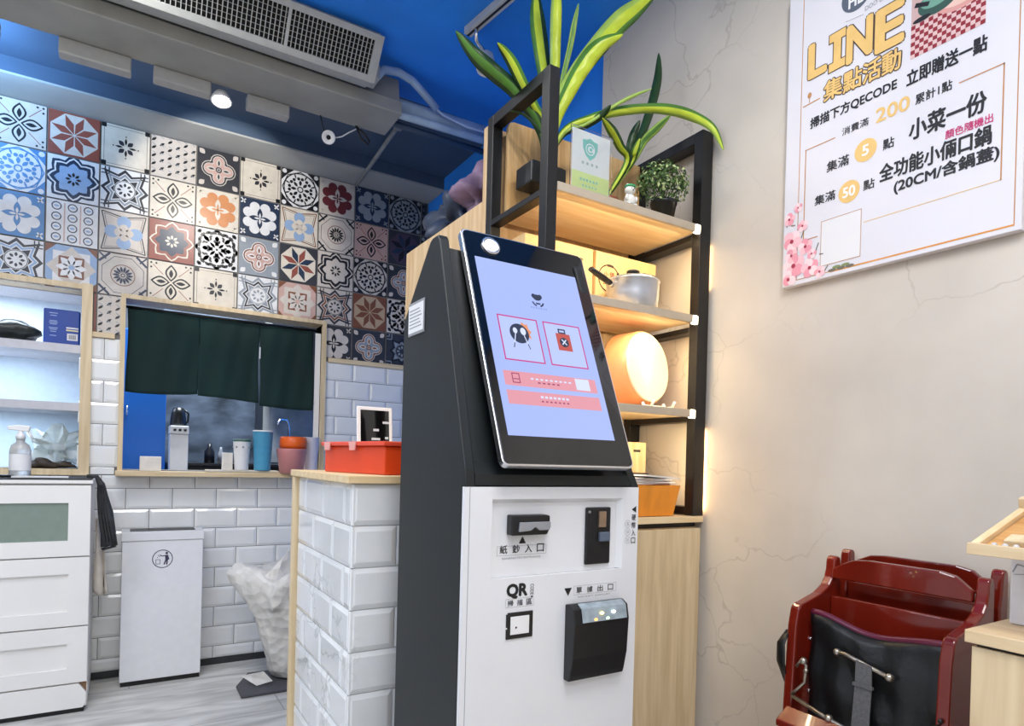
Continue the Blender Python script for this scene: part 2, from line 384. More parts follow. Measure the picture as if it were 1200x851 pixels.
def lens(x0, x1, w, n=7):
    up = [(x0+(x1-x0)*i/n, w*math.sin(PI*i/n)) for i in range(n+1)]; dn = [(x, -y) for x, y in up[-2:0:-1]]; return up+dn
def fan(p, n, a0=0): return [rotp(p, 2*PI*k/n+a0) for k in range(n)]
SQ = [(-1, -1), (1, -1), (1, 1), (-1, 1)]
def leaf4(t, bg, c, bg2=CR):
    t.poly(SQ, bg); t.lines([[(x*.35, y*.35), (x*.8, y*.8)] for x in (-1, 1) for y in (-1, 1)], .03, RD)
    t.polys(fan(lens(.05, .9, .27), 4), c); t.polys(fan(lens(.14, .8, .19), 4), bg); t.polys(fan(lens(.22, .66, .09), 4), c)
    t.discs([(sx*a, sy*b_) for sx in (-1, 1) for sy in (-1, 1) for a, b_ in ((.88, .88), (.88, .66), (.66, .88))], .05, c, 6)
def star8(t, bg, a, b_, cor):
    t.poly(SQ, cor); t.poly([(math.cos(PI/8+k*PI/4)*1.0, math.sin(PI/8+k*PI/4)*1.0) for k in range(8)], bg)
    L = fan([(0.04, 0), (.48, .165), (.96, .0), (.48, -.165)], 8, PI/8)
    t.polys(L[::2], a); t.polys(L[1::2], b_)
def floret(t, bg, c, c2):
    t.poly(SQ, bg); d = t.nx(); ar.frame(t.u-t.h*.9, t.v-t.h*.9, t.u+t.h*.9, t.v+t.h*.9, .0016, c2, d)
    t.polys([[(sx*.8, sy*.8), (sx, sy*.8), (sx, sy), (sx*.8, sy)] for sx in (-1, 1) for sy in (-1, 1)], c)
    t.polys(fan(lens(.1, .42, .1), 4, PI/4), c2); t.polys(fan(lens(.12, .45, .05), 4), c); t.discs([(math.cos(k*PI/2)*.52, math.sin(k*PI/2)*.52) for k in range(4)], .035, c, 6)
def dash(t, bg, c, c2):
    t.poly(SQ, bg); L = []; L2 = []
    for i in range(6):
        for j in range(5):
            x = -.88+i*.35; y = -.8+j*.4+(.2 if i % 2 else 0)
            if abs(y) < .92: (L2 if i % 2 else L).append([(px_+x, py_+y) for px_, py_ in rotp(lens(-.14, .14, .06, 4), .7)])
    t.polys([p for p in L], c); t.polys([p for p in L2 if max(abs(q[0]) for q in p) < 1], c)
    t.lines([[(-.95+i*.35, -.6+j*.4), (-.8+i*.35, -.7+j*.4)] for i in range(6) for j in range(5) if -.8+i*.35 < 1], .03, c2)
def quatre(t, bg, a, b_, c):
    t.poly(SQ, bg)
    for r, m in ((.40, c), (.36, a), (.29, c), (.25, b_)):
        t.discs([(.42*math.cos(k*PI/2), .42*math.sin(k*PI/2)) for k in range(4)], r, m)
        s_ = r+.03; t.poly([(-s_, -s_), (s_, -s_), (s_, s_), (-s_, s_)], m)
    t.polys(fan(lens(.12, .6, .12), 4), c); t.polys(fan(lens(.2, .5, .05), 4), a); t.disc(0, 0, .15, a); t.disc(0, 0, .09, c); t.disc(0, 0, .05, a)
    t.polys(fan(lens(.95, 1.3, .13), 4, PI/4), c)
def damask(t, bg, c):
    t.poly(SQ, bg); L = []
    for x, y, a, l, w_ in ((.3, .0, .6, .3, .09), (.55, .0, 0, .3, .11), (.2, .2, .78, .35, .07), (.5, .5, .78, .42, .1), (.8, .3, 1.4, .3, .09), (.85, .8, .78, .2, .1), (.45, .8, 2.5, .3, .08), (.7, .62, 0, .22, .07), (.95, .02, 1.57, .3, .07), (.3, .5, 1.9, .2, .06), (.62, .3, 2.3, .22, .06), (.1, .4, 1.2, .2, .07), (.12, .85, .3, .25, .08)):
        q = [(x+p_, y+r_) for p_, r_ in rotp(lens(-l/2, l/2, w_, 4), a)]
        for k in range(4):
            for f_ in (1, -1): L.append([(max(-1, min(1, u)), max(-1, min(1, v))) for u, v in rotp([(u, v*f_) for u, v in q], k*PI/2)])
    t.polys(L, c); t.discs([(sx*.7, sy*.7) for sx in (-1, 1) for sy in (-1, 1)]+[(0, 0)], .06, c, 8)
def scroll(t, bg, c):
    t.poly(SQ, bg); t.polys([[(sx, sy), (sx*.35, sy), (sx*.7, sy*.7), (sx, sy*.35)] for sx in (-1, 1) for sy in (-1, 1)], c)
    t.discs([(sx*.85, sy*.85) for sx in (-1, 1) for sy in (-1, 1)], .12, bg, 10)
    t.ring(0, 0, .98, .05, c, 8); t.ring(0, 0, .90, .06, c, 24); t.lines([[(math.cos(k*PI/4+PI/8)*.62, math.sin(k*PI/4+PI/8)*.62), (math.cos(k*PI/4+PI/8)*.84, math.sin(k*PI/4+PI/8)*.84)] for k in range(8)], .06, c)
    t.polys(fan(lens(.2, .52, .08), 8), c); t.discs([(math.cos(k*PI/4)*.58+math.cos(k*PI/4+1.57)*.1*s_, math.sin(k*PI/4)*.58+math.sin(k*PI/4+1.57)*.1*s_) for k in range(8) for s_ in (-1, 1)], .09, c, 8)
    t.ring(0, 0, .17, .06, c, 14); t.discs([(math.cos(k*PI/4+PI/8)*.75, math.sin(k*PI/4+PI/8)*.75) for k in range(8)], .05, c, 8)
def clover(t, bg, fg, c):
    t.poly(SQ, bg)
    for q in range(4):
        a = PI/4+q*PI/2; ca, sa = math.cos(a), math.sin(a)
        t.discs([(ca*.60-sa*.23, sa*.60+ca*.23), (ca*.60+sa*.23, sa*.60-ca*.23)], .26, fg, 18)
        t.poly([(ca*.12, sa*.12), (ca*.5-sa*.42, sa*.5+ca*.42), (ca*.7, sa*.7), (ca*.5+sa*.42, sa*.5-ca*.42)], fg)
    t.polys(fan(lens(-.04, .56, .13), 4), c); t.polys(fan(lens(0, .3, .05), 4), fg)
    t.lines([[(sx*.72, sy*.9), (sx*.95, sy*.7)] for sx in (-1, 1) for sy in (-1, 1)]+[[(sx*.75, sy*.7), (sx*.95, sy*.95)] for sx in (-1, 1) for sy in (-1, 1)], .07, fg if bg in (BL, NV, DG) else c)
def dots(t, bg, c, c2):
    t.poly(SQ, bg)
    for i in range(3):
        for j in range(4):
            x, y = -.62+i*.62, -.72+j*.48
            t.k = 1; t.ring(x, y, .2, .05, c, 12); t.k = 2; t.polys([[(x+a*1.2, y+b_*.8) for a, b_ in lens(-.1, .1, .07, 4)]], c2)
    t.lines([[(x, -.9), (x, .9)] for x in (-.31, .31)], .05, PK)
def bluequad(t, bg, c, fr):
    t.poly(SQ, bg); o = [(1, 1), (.8, 0), (1, -1), (0, -.8), (-1, -1), (-.8, 0), (-1, 1), (0, .8)]
    o = [(x*.92, y*.92) for x, y in o]; t.lines([[o[i], o[(i+1) % 8]] for i in range(8)], .05, fr); o2 = [(x*.88, y*.88) for x, y in o]; t.lines([[o2[i], o2[(i+1) % 8]] for i in range(8)], .02, DG)
    t.discs([(.5*math.cos(k*PI/2), .5*math.sin(k*PI/2)) for k in range(4)], .3, c, 18); t.discs([(.22*math.cos(k*PI/2), .22*math.sin(k*PI/2)) for k in range(4)], .19, bg, 14); t.disc(0, 0, .14, SD, 12)
def wave(t, bg, c, ctr, fl_):
    t.poly(SQ, bg)
    for rr, m in ((1.02, c), (.9, fl_), (.82, c), (.66, ctr)):
        P = []
        for k in range(32):
            a = 2*PI*k/32; q = rr*(1+.13*math.cos(8*a)); P.append((max(-1, min(1, q*math.cos(a))), max(-1, min(1, q*math.sin(a)))))
        t.poly(P, m)
    t.polys(fan(lens(.1, .32, .06, 4), 8), fl_ if ctr in (NV,) else K)
def zig(t, bg, c, c2):
    t.poly(SQ, bg)
    for i, r in enumerate((1.25, 1.05, .98, .82, .74)):
        P = [((r if k % 2 else r*.72)*math.cos(k*PI/8*1 + PI/8*0), (r if k % 2 else r*.72)*math.sin(k*PI/8)) for k in range(16)]
        P = []
        for k in range(16):
            q = r if k % 4 == 2 else (r*.80 if k % 4 == 0 else r*.62); P.append((max(-1, min(1, q*math.cos(k*PI/8))), max(-1, min(1, q*math.sin(k*PI/8)))))
        t.poly(P, (c, bg, c2, bg, c)[i])
    t.lines([[(sx*.98, sy*q), (sx*q, sy*q), (sx*q, sy*.98)] for sx in (-1, 1) for sy in (-1, 1) for q in (.66, .82)], .05, c)
    t.disc(0, 0, .46, bg, 16); t.ring(0, 0, .44, .03, c, 16); t.polys(fan(lens(.14, .34, .06, 4), 8), c); t.disc(0, 0, .08, bg, 8)
def diam(t, bg, c, c2, fl_):
    t.poly(SQ, c2); t.poly([(-.72, -.72), (.72, -.72), (.72, .72), (-.72, .72)], bg)
    t.poly([(0, -.98), (.98, 0), (0, .98), (-.98, 0)], SD); t.poly([(-.5, -.5), (.5, -.5), (.5, .5), (-.5, .5)], c)
    t.polys(fan(lens(.05, .6, .15), 8), fl_); t.disc(0, 0, .12, c2, 10)
    t.polys([[(sx, sy), (sx*.6, sy), (sx, sy*.6)] for sx in (-1, 1) for sy in (-1, 1)], c)
def wheel(t, bg, c, rg):
    t.poly(SQ, bg); t.lines([[(sx*.55, sy), (sx, sy*.55)] for sx in (-1, 1) for sy in (-1, 1)], .1, c); t.lines([[(sx*.7, sy*.7), (sx, sy)] for sx in (-1, 1) for sy in (-1, 1)], .07, c)
    t.ring(0, 0, .95, .025, c, 8, PI/8, PI/8+2*PI); t.ring(0, 0, .52, .035, rg, 24); t.polys(fan(lens(.12, .44, .055, 4), 14), c); t.ring(0, 0, .1, .04, c, 10)
GRID = {
 0: [(leaf4, SD, K), (star8, SD, RD, RD, RD), (floret, CR, K, DG), (dash, SD, K, GY), (quatre, DG, DG, PK, SD), (floret, CR, K, DG), (scroll, WH, K), (clover, SD, MR, SD), (clover, NV, GY, NV), (scroll, GY, K), (dash, DG, K, GY)],
 1: [(scroll, WH, BL), (wave, WH, NV, LB, WH), (zig, WH, DG, GY), (leaf4, CR, K), (clover, CR, OR, CR), (clover, NV, WH, NV), (bluequad, CR, LB, BR), (wheel, SD, K, MR), (leaf4, PK, K), (star8, PU, NV, K, DG), (scroll, GY, K)],
 2: [(clover, BL, WH, BL), (dots, WH, NV, LB), (bluequad, SD, LB, DG), (wave, RD, RD, NV, CR), (damask, WH, K), (quatre, GY, BR, PK, WH), (star8, CR, NV, RD, DG), (wave, SD, K, SD, SD), (scroll, SD, K), (quatre, DG, BR, GY, SD), (wave, GY, K, GY, GY)],
 3: [(zig, WH, DG, LB), (diam, WH, BR, LB, WH), (wheel, SD, NV, BR), (leaf4, CR, K), (floret, CR, K, DG), (zig, WH, GY, DG), (diam, SD, BR, PK, SD), (zig, SD, DG, BR), (star8, TN, BR, BR, BR), (damask, SD, K), (clover, DG, GY, K)],
 4: [(zig, WH, DG, LB), (star8, PK, RD, RD, RD), (dash, SD, K, GY), (floret, CR, K, DG), (leaf4, CR, K), (zig, WH, DG, GY), (leaf4, CR, K), (clover, DG, SD, K), (quatre, DG, BR, GY, SD), (zig, DG, GY, K), (scroll, SD, K)]}
slab = MB()
for r in range(5):
    for c in range(-5, 11):
        u0_, u1_ = TX0+T*c+.0015, min(TX0+T*(c+1)-.0015, XR+.02); v1_ = TZ0-T*r-.0015; v0_ = TZ0-T*(r+1)+.0015
        if r == 4:
            v0_ = 1.745
        fn = GRID[r][c % 11] if c < 0 else GRID[r][c]
        if r >= 4:
            if c < 1 or 3 <= c <= 6: continue
        t_ = Tile(c, r)
        big = ar.mb.b; ar.mb.b = bmesh.new(); n0 = 0; fn[0](t_, *fn[1:])
        ar.mb.b.faces.ensure_lookup_table()
        if r == 4 or c == 10 or r == 3:          # cut motifs at the trim and the openings
            fs = ar.mb.b.faces[n0:]; cuts = [((0, 0, max(v0_, TZ0-T*(r+1)+.0015)), (0, 0, -1))]
            if c == 10: cuts.append(((XR+.02, 0, 0), (1, 0, 0)))
            if r == 4 and c == 1: cuts.append(((-.135, 0, 0), (-1, 0, 0)))
            if r == 4 and c == 2: cuts.append(((-.015, 0, 0), (1, 0, 0)))
            if r == 4 and c == 7: cuts.append(((WX1+.02, 0, 0), (-1, 0, 0)))
            if r == 3 and c <= 1 and False: pass
            for co, no in cuts:
                fs = [f for f in fs if f.is_valid]; g = list({v for f in fs for v in f.verts})+list({e for f in fs for e in f.edges})+fs
                before = set(ar.mb.b.faces)
                bmesh.ops.bisect_plane(ar.mb.b, geom=g, plane_co=co, plane_no=no, clear_outer=True)
                ar.mb.b.faces.ensure_lookup_table(); fs = ar.mb.b.faces[n0:]
        tmp = ar.mb.b; ar.mb.b = big; tmp.verts.index_update(); vs_ = [big.verts.new(v.co) for v in tmp.verts]
        for f in tmp.faces: big.faces.new([vs_[v.index] for v in f.verts]).material_index = f.material_index
        tmp.free()
struct(ar.build('wall_back_patterned_tiles'))
# soffit above the tiles
b = MB(); b.box((-2.6, 3.575, TZ0+.002), (XR+.03, YW+.006, TZ0+.012)); so = struct(b.build('ceiling_soffit_underside', M['soffit']))
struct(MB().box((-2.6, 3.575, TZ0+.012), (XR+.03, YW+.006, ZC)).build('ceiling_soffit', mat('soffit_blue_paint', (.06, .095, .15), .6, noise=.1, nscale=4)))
# openings' frames
b = MB(); y0, y1 = YW-.025, YW+.13
b.box((WX0-.022, y0, WZ0-.025), (WX0, y1, WZ1+.022)); b.box((WX1, y0, WZ0), (WX1+.022, y1, WZ1+.022)); b.box((WX0, y0, WZ1), (WX1, y1, WZ1+.022))
struct(b.build('window_1', M['pale']))
struct(MB().box((WX0-.03, YW-.11, WZ0-.03), (WX1+.03, YW+.15, WZ0-.005), bev=.002).build('window_1_sill', M['palex']))
b = MB(); b.box((LX1, y0, LZ0-.03), (LX1+.045, y1, LZ1+.03)); b.box((LX0, y0, LZ1), (LX1, y1, LZ1+.025)); b.box((LX0, y0, LZ0-.03), (LX1, y1, LZ0))
struct(b.build('window_2', M['pale']))
lin = mat('shelf_lining_greywhite', (.58, .57, .60), .5, noise=.05)
b = MB(); b.box((LX0, YW, LZ0), (LX0+.01, 4.2, LZ1)); b.box((LX1-.006, YW+.13, LZ0), (LX1+.02, 4.2, LZ1)); b.box((LX0, YW+.13, LZ1-.004), (LX1, 4.2, LZ1+.01)); b.box((LX0, YW+.13, LZ0-.03), (LX1, 4.2, LZ0))
for z in (1.63, 1.345): b.box((LX0, YW-.005, z), (LX1, 4.2, z+.04))
struct(b.build('window_2_shelves', lin))
b = MB(); b.box((LX0, 4.2, LZ0-.03), (LX1+.02, 4.22, LZ1))
struct(b.build('window_2_back_panel', mat('pale_blue_panel', (.72, .84, .95), .4, noise=.04)))
area('cell_fill_light', (-.6, 3.95, 1.93), .5, 2.6, (.75, .87, 1), (0, 0, 0), .08)  # added fill in each cell to brighten the pale back panel
area('cell_fill_light', (-.6, 3.95, 1.62), .5, 1.5, (.62, .80, 1), (0, 0, 0), .08)
area('cell_fill_light', (-.6, 3.95, 1.335), .5, 1.5, (.62, .80, 1), (0, 0, 0), .08)
# kitchen shell
struct(MB().box((-2.6, 5.8, 0), (XR+.03, 5.9, ZC)).build('wall_kitchen', mat('kitchen_dark_wall', (.10, .12, .15), .5, noise=.3, nscale=4)))
# ================================================================== DIVIDER AND COUNTERS
def part(parent, name, m, a, b_, bev=0., seg=2): return MB().box(a, b_, bev=bev, seg=seg).build(name, m, parent)
t = thing('tiled_divider', 'low divider covered in marble bricks with pale oak edging, beside the kiosk', 'divider', (.72, 1.82, 0))
part(t, 'core', M['grout'], (.492, 1.548, 0), (.945, 2.10, 1.086))
b = MB(); metro(b, (.492, 0, 0), (0, -1, 0), (0, 0, 1), (-1, 0, 0), -2.10, -1.54, 0, 1.086, .20, .105, -2.10-.2+.1, 1.086, .008, .013, .002)
metro(b, (0, 1.548, 0), (1, 0, 0), (0, 0, 1), (0, -1, 0), .484, .945, 0, 1.086, .24, .105, .484, 1.086, .008, .013, .002)
b.build('marble_tiles', M['marble'], t)
part(t, 'end_board', M['pale'], (.472, 2.102, 0), (.945, 2.135, 1.086), .002)
part(t, 'counter_top', M['oakx'], (.470, 1.530, 1.087), (.955, 2.15, 1.107), .002)
# ------------------------------------------------------------------ tall cabinet and display shelf
XL, YF = .965, 1.433
t = thing('tall_cabinet', 'tall plain oak cabinet standing behind the display shelf', 'cabinet', (1.28, 2.12, 0))
part(t, 'body', M['oak'], (XL, 1.80, 0), (1.612, 2.435, 1.982), .002)
part(t, 'back_board', M['oak'], (XL, 1.775, 1.0), (1.60, 1.799, 2.213), .001)
def crumple(c, s, seed, n=3, amp=.18, top=1.):
    rnd = random.Random(seed); t = bmesh.new(); bmesh.ops.create_icosphere(t, subdivisions=n, radius=1)
    ph = [(Vector((rnd.uniform(-1, 1), rnd.uniform(-1, 1), rnd.uniform(-1, 1))).normalized(), rnd.uniform(2, 6)*top, rnd.uniform(0, 6)) for _ in range(9)]
    for v in t.verts:
        k = 1+amp*sum(math.sin(v.co.dot(d)*f+p) for d, f, p in ph)/2.4
        v.co = Vector((v.co.x*s[0]*k, v.co.y*s[1]*k, max(v.co.z*s[2]*k, -s[2]*.8))); v.co += Vector(c)
    for f in t.faces: f.smooth = top < 2
    return t
o = MB().merge(crumple((1.075, 2.22, 2.075), (.075, .10, .105), 3, 4, .38, 1.9)).build('bag', mat('dark_blue_bag', (.03, .045, .08), .5, noise=.2), None, (1.075, 2.22, 1.99)); tag(o, 'dark blue bag lying on the tall oak cabinet at the far end', 'bag')
o = MB().merge(crumple((1.08, 1.985, 2.075), (.08, .075, .095), 8, 4, .38, 1.9)).build('bag', mat('plum_bag', (.20, .13, .20), .6, noise=.4, nscale=12), None, (1.08, 1.99, 1.99)); tag(o, 'grey and plum bag on the tall oak cabinet next to the display shelf', 'bag')
t = thing('display_shelf', 'black metal framed display shelf with oak boards and warm light strips', 'shelf', (1.29, 1.6, .992))
def fbox(n, a, b_): return part(t, n, M['black'], a, b_, .0015)
YB = 1.74
for x0, x1 in ((XL, 1.0), (1.562, 1.610)):
    fbox('post', (x0, YF, .993), (x1, YF+.036, 2.232)); fbox('post', (x0, YB, .993), (x1, YB+.034, 2.232 if x0 < 1.2 else 2.232))
    fbox('rail', (x0, YF+.037, 2.198), (x1, YB-.001, 2.232))
    for z in (1.886, 1.586, 1.296): fbox('rail', (x0, YF+.037, z), (x1, YB-.001, z+.018))
fbox('rail', (1.563, YF+.037, .995), (1.610, YB-.001, 1.02))
for z in (1.905, 1.615, 1.314):
    sh = part(t, 'shelf_board', M['oakx'], (1.001, YF+.012, z), (1.561, YB-.001, z+.018), .001)
    MB().box((1.001, YF-.001, z-.005), (1.5395, YF+.0115, z+.019), bev=.001).build('light_profile', M['alu'], sh)
    MB().box((1.003, YF+.012, z-.002), (1.538, YF+.0145, z-.0003)).build('light_strip', M['led'], sh)
    MB().box((1.540, YF-.002, z-.008), (1.5615, YF+.0115, z+.019), bev=.003).build('light_end', M['ledw'], sh)
    area('shelf_strip_light', (1.27, YF+.03, z-.008), .5, 1.2, (1, .80, .52), (math.radians(22), 0, 0), .02)
# upright light strip at the back edge of the right post
MB().box((1.583, YF+.038, 1.03), (1.590, YF+.044, 1.29)).build('light_strip', M['led'], t)
MB().box((1.583, YF+.038, 1.32), (1.590, YF+.044, 1.58)).build('light_strip', M['led'], t)
MB().box((1.583, YF+.038, 1.61), (1.590, YF+.044, 1.88)).build('light_strip', M['led'], t)
for z_, h_, p_ in ((1.14, .26, .22), (1.80, .14, .05)):
    o = area('shelf_upright_light', (1.6115, YF+.012, z_), .006, p_, (1, .60, .26), (0, 0, 0), h_); o.rotation_euler = Vector((.5, -.86, 0)).to_track_quat('-Z', 'Y').to_euler()
# rounded board standing at the back of the top shelf
b = MB(); P = [(1.01, 1.925), (1.01, 2.20)]+[(1.03-.02*math.cos(a), 2.20+.02*math.sin(a)) for a in (PI/4, PI/2)]+[(1.56, 2.22), (1.56, 1.925)]
b.prism([(x, 1.722, z) for x, z in P], (0, .014, 0)); o = b.build('board', wood('board_oak', hexc('C79E68'), hexc('E2BE8A'), True, 7), None, (1.28, 1.73, 1.925)); tag(o, 'oak board with a rounded corner standing at the back of the top shelf', 'board')
# base cabinet under the shelf
t = thing('base_cabinet', 'pale oak floor cabinet under the black display shelf', 'cabinet', (1.29, 1.6, 0))
part(t, 'body', M['oak'], (1.0, YF+.02, 0), (1.600, 1.774, .955), .001)
part(t, 'top', M['oakx'], (.995, YF, .972), (1.612, 1.774, .992), .001)
part(t, 'recess', M['black'], (1.0, YF+.03, .955), (1.606, 1.774, .972))
for x0, x1 in ((1.002, 1.300), (1.303, 1.600)): part(t, 'door', M['pale'], (x0, YF, .03), (x1, YF+.0195, .953), .001)
# ------------------------------------------------------------------ things on the shelves
cb = mat('kraft_cardboard', hexc('E0BC85'), .6, noise=.05, nscale=8)
brush = mat('brush_brown', hexc('3A1C16'), .6)
def kraft(x0, x1, z1, label, grp=None):
    t = thing('gift_box', label, 'box', ((x0+x1)/2, 1.64, 1.633), grp)
    part(t, 'carton', cb, (x0, 1.612, 1.634), (x1, 1.722, z1), .0015)
    a = Art((x0, 1.612, 1.634), (1, 0, 0), (0, 0, 1), (0, -1, 0)); h = z1-1.634; W = x1-x0
    a.ring(.055, h*.60, .045, .004, brush, a=.6, b=5.2); a.ring(.057, h*.60, .046, .010, brush, .0008, 12, 5.6, 6.9)
    a.ring(.057, h*.60, .046, .008, brush, .0008, 8, 1.2, 1.8)
    for i, ch in enumerate('小倆口鍋'): a.text(ch, .033+(i % 2)*.024, h*.60+.003-(i//2)*.025, .052+(i % 2)*.024, h*.60+.022-(i//2)*.025, mat('seal_red', hexc('7A2E1E'), .6), .01)
    a.ring(W-.05, h*.78, .013, .004, brush, a=.5, b=5.5, ry=.009); a.text('倆', W-.056, h*.78-.005, W-.044, h*.78+.005, brush)
    a.rect(W-.054, h*.5, W-.048, h*.58, mat('seal_red', hexc('7A2E1E'), .6))
    a.build('printing', t)
kraft(1.012, 1.272, 1.838, 'kraft cardboard box with round brush emblem, on the left behind the frame post')
kraft(1.284, 1.545, 1.838, 'kraft cardboard box with round brush emblem standing behind the saucepan')
# saucepan
cx, cy, z0 = 1.362, 1.522, 1.634
t = thing('saucepan', 'small grey metal saucepan with glass lid and black handle on the middle shelf', 'saucepan', (cx, cy, z0))
tr = Matrix.Translation((cx, cy, 0)); steel = mat('satin_steel', (.52, .54, .58), .32, .7, noise=.08, nscale=6)
MB().lathe([(.0, z0), (.070, z0), (.078, z0+.004), (.082, z0+.05), (.083, z0+.088), (.0855, z0+.090), (.084, z0+.093), (.080, z0+.09), (.076, z0+.02), (0, z0+.012)], None, 40, tr).build('pan', steel, t)
MB().lathe([(.083, z0+.093), (.079, z0+.099), (.045, z0+.108), (.0, z0+.112)], None, 40, tr, cap=False).build('lid', mat('lid_glass', (.8, .85, .85), .05, trans=.85), t)
MB().lathe([(.008, z0+.110), (.008, z0+.117), (.020, z0+.121), (.021, z0+.127), (.015, z0+.131), (0, z0+.132)], None, 24, tr).build('lid_knob', M['plastic'], t)
MB().tube([(cx-.083, cy, z0+.070), (cx-.097, cy-.006, z0+.074)], [.007, .008], None).build('handle_ferrule', M['chrome'], t)
MB().tube([(cx-.097, cy-.006, z0+.074), (cx-.13, cy-.010, z0+.084), (cx-.185, cy-.020, z0+.098)], [.010, .013, .010], None, 12, True, .7).build('handle', M['plastic'], t)
# pan on its edge
ax = Vector((math.sin(.20), -math.cos(.20), .10)).normalized(); q = ax.to_track_quat('Z', 'Y').to_matrix().to_4x4()
c0 = Vector((1.43, 1.615, 1.333+.128)); tr = Matrix.Translation(c0) @ q
peach = mat('peach_enamel', hexc('E8A070'), .3, noise=.06, coat=.3); creamy = mat('cream_enamel', hexc('F1DFC0'), .25, noise=.03, coat=.3)
t = thing('wide_pan', 'peach coloured wide pan propped on edge with its cream base facing out', 'pan', (1.43, 1.57, 1.333))
MB().lathe([(.110, .0), (.126, -.002), (.127, .002), (.123, .04), (.120, .076), (.115, .084)], None, 56, tr, cap=False).lathe([(.108, 0), (.112, .07), (.0, .076)], None, 56, tr, cap=False).build('pan_wall', peach, t)
MB().lathe([(.1155, .083), (.112, .087), (.107, .0875), (.101, .0855), (0, .0855)], None, 56, tr).build('pan_base', creamy, t)
hb = c0+Vector((-.118, -.01, -.02))
MB().tube([hb+Vector((.0, 0, .035)), hb+Vector((-.016, -.01, .02)), hb+Vector((-.016, -.01, -.012)), hb+Vector((0, 0, -.03))], .006, None).build('side_handle', M['plastic'], t)
b = MB(); wst = mat('white_stand', (.8, .78, .74), .3)
for dx in (-.045, .045):
    b.tube([(1.455+dx, 1.515, 1.352), (1.458+dx, 1.508, 1.338), (1.46+dx, 1.48, 1.338), (1.46+dx, 1.468, 1.356)], .005, None, 8)
b.tube([(1.413, 1.508, 1.340), (1.503, 1.508, 1.340)], .005, None, 8)
o = b.build('plate_stand', wst, None, (1.455, 1.53, 1.333)); tag(o, 'small white stand holding the peach pan upright', 'stand')
# lowest bay
o = MB().box((1.43, 1.60, 1.125), (1.512, 1.68, 1.228), bev=.002).build('wooden_box', M['oak'], None, (1.47, 1.64, 1.125))
t = thing('wooden_box', 'small upright wooden box standing on black trays in the lowest bay', 'box', (1.47, 1.64, 1.125)); o.name = 'carton'; o.parent = t; o.location = (0, 0, 0)
part(t, 'finger_slot', M['plastic'], (1.455, 1.5985, 1.195), (1.485, 1.6, 1.203))
o = MB().box((1.28, 1.58, .993), (1.515, 1.71, 1.124), bev=.006).build('black_tray', M['plastic'], None, (1.4, 1.64, .993)); tag(o, 'black plastic tray at the back of the lowest bay', 'tray')
t = thing('orange_bin', 'amber orange tapered plastic bin at the bottom of the display shelf', 'bin', (1.40, 1.505, .993))
b = MB(); lo = [(1.27, 1.455), (1.497, 1.455), (1.497, 1.55), (1.27, 1.55)]; hi = [(1.258, 1.442), (1.514, 1.442), (1.514, 1.566), (1.258, 1.566)]
am = mat('amber_plastic', hexc('E8922A'), .35, noise=.12, nscale=5, stretch=(6, 6, 1))
b.face([(x, y, .994) for x, y in lo][::-1])
for i in range(4): j = (i+1) % 4; b.face([(*lo[i], .994), (*lo[j], .994), (*hi[j], 1.09), (*hi[i], 1.09)])
for i in range(4):
    j = (i+1) % 4; a_, c_ = Vector((*hi[i], 1.09)), Vector((*hi[j], 1.09)); m_ = Vector((1.386, 1.504, 1.09))
    b.face([a_, c_, c_+(m_-c_)*.06, a_+(m_-a_)*.06])
b.build('tub', am, t); part(t, 'inner_floor', am, (1.275, 1.46, 1.0), (1.492, 1.545, 1.06))
b = MB()
for k in range(5): b.box((-.10, -.045, 0), (.10, .045, .0035), mtx=Matrix.Translation((1.392+.012*math.sin(k*2), 1.503, 1.092+k*.0042)) @ Matrix.Rotation(.12*math.sin(k*3+1), 4, 'Z'), bev=.001)
b.box((-.08, -.05, 0), (.105, .04, .005), mtx=Matrix.Translation((1.43, 1.50, 1.114)) @ Matrix.Rotation(.2, 4, 'Z') @ Matrix.Rotation(.05, 4, 'Y'))
o = b.build('leaflet_pile', mat('white_card', (.75, .74, .72), .6), None, (1.39, 1.5, 1.09)); tag(o, 'pile of white leaflets lying across the orange bin', 'leaflets')
# acrylic sign
t = thing('acrylic_sign', 'clear acrylic sign holder with green shield sheet on the top shelf', 'sign', (1.147, 1.475, 1.925))
x0, x1, zz0, zz1 = 1.076, 1.214, 1.9245, 2.112
part(t, 'acrylic_panel', mat('clear_acrylic', (.95, .97, .98), .03, trans=1., ior=1.3), (x0-.008, 1.4685, zz0), (x1+.008, 1.472, zz1+.006), .0008)
part(t, 'foot', mat('clear_acrylic', (.95, .97, .98)), (x0+.02, 1.45, zz0), (x1-.02, 1.495, zz0+.0025))
part(t, 'sheet', mat('sheet_white', (.80, .83, .83), .4), (x0, 1.474, zz0+.01), (x1, 1.4755, zz1))
a = Art((x0, 1.4737, zz0), (1, 0, 0), (0, 0, 1), (0, -1, 0)); W = x1-x0; tq = mat('teal_print', hexc('7FC6BC'), .5); lg = mat('lime_print', hexc('D3E69A'), .5)
a.rect(.001, .011, W-.001, .068, lg, 0)
sx, sz = W*.47, .139
a.poly([(sx+.028*x, sz+.032*z) for x, z in ((-1, .75), (-.5, .8), (0, 1), (.5, .8), (1, .75), (.95, 0), (.6, -.6), (0, -1), (-.6, -.6), (-.95, 0))], tq, .0001)
a.disc(sx, sz, .017, mat('sheet_white', (.8, .8, .8)), .0002); a.ring(sx, sz, .014, .005, tq, .0003, a=.4, b=5.6); a.disc(sx+.002, sz, .005, tq, .0003)
for i in range(4): a.rect(sx-.030+i*.017, .092, sx-.022+i*.017, .100, mat('soft_grey', (.4, .5, .5), .6), .0002)
for i in range(6): a.rect(sx-.035+i*.0115, .044, sx-.028+i*.0115, .051, tq, .0002)
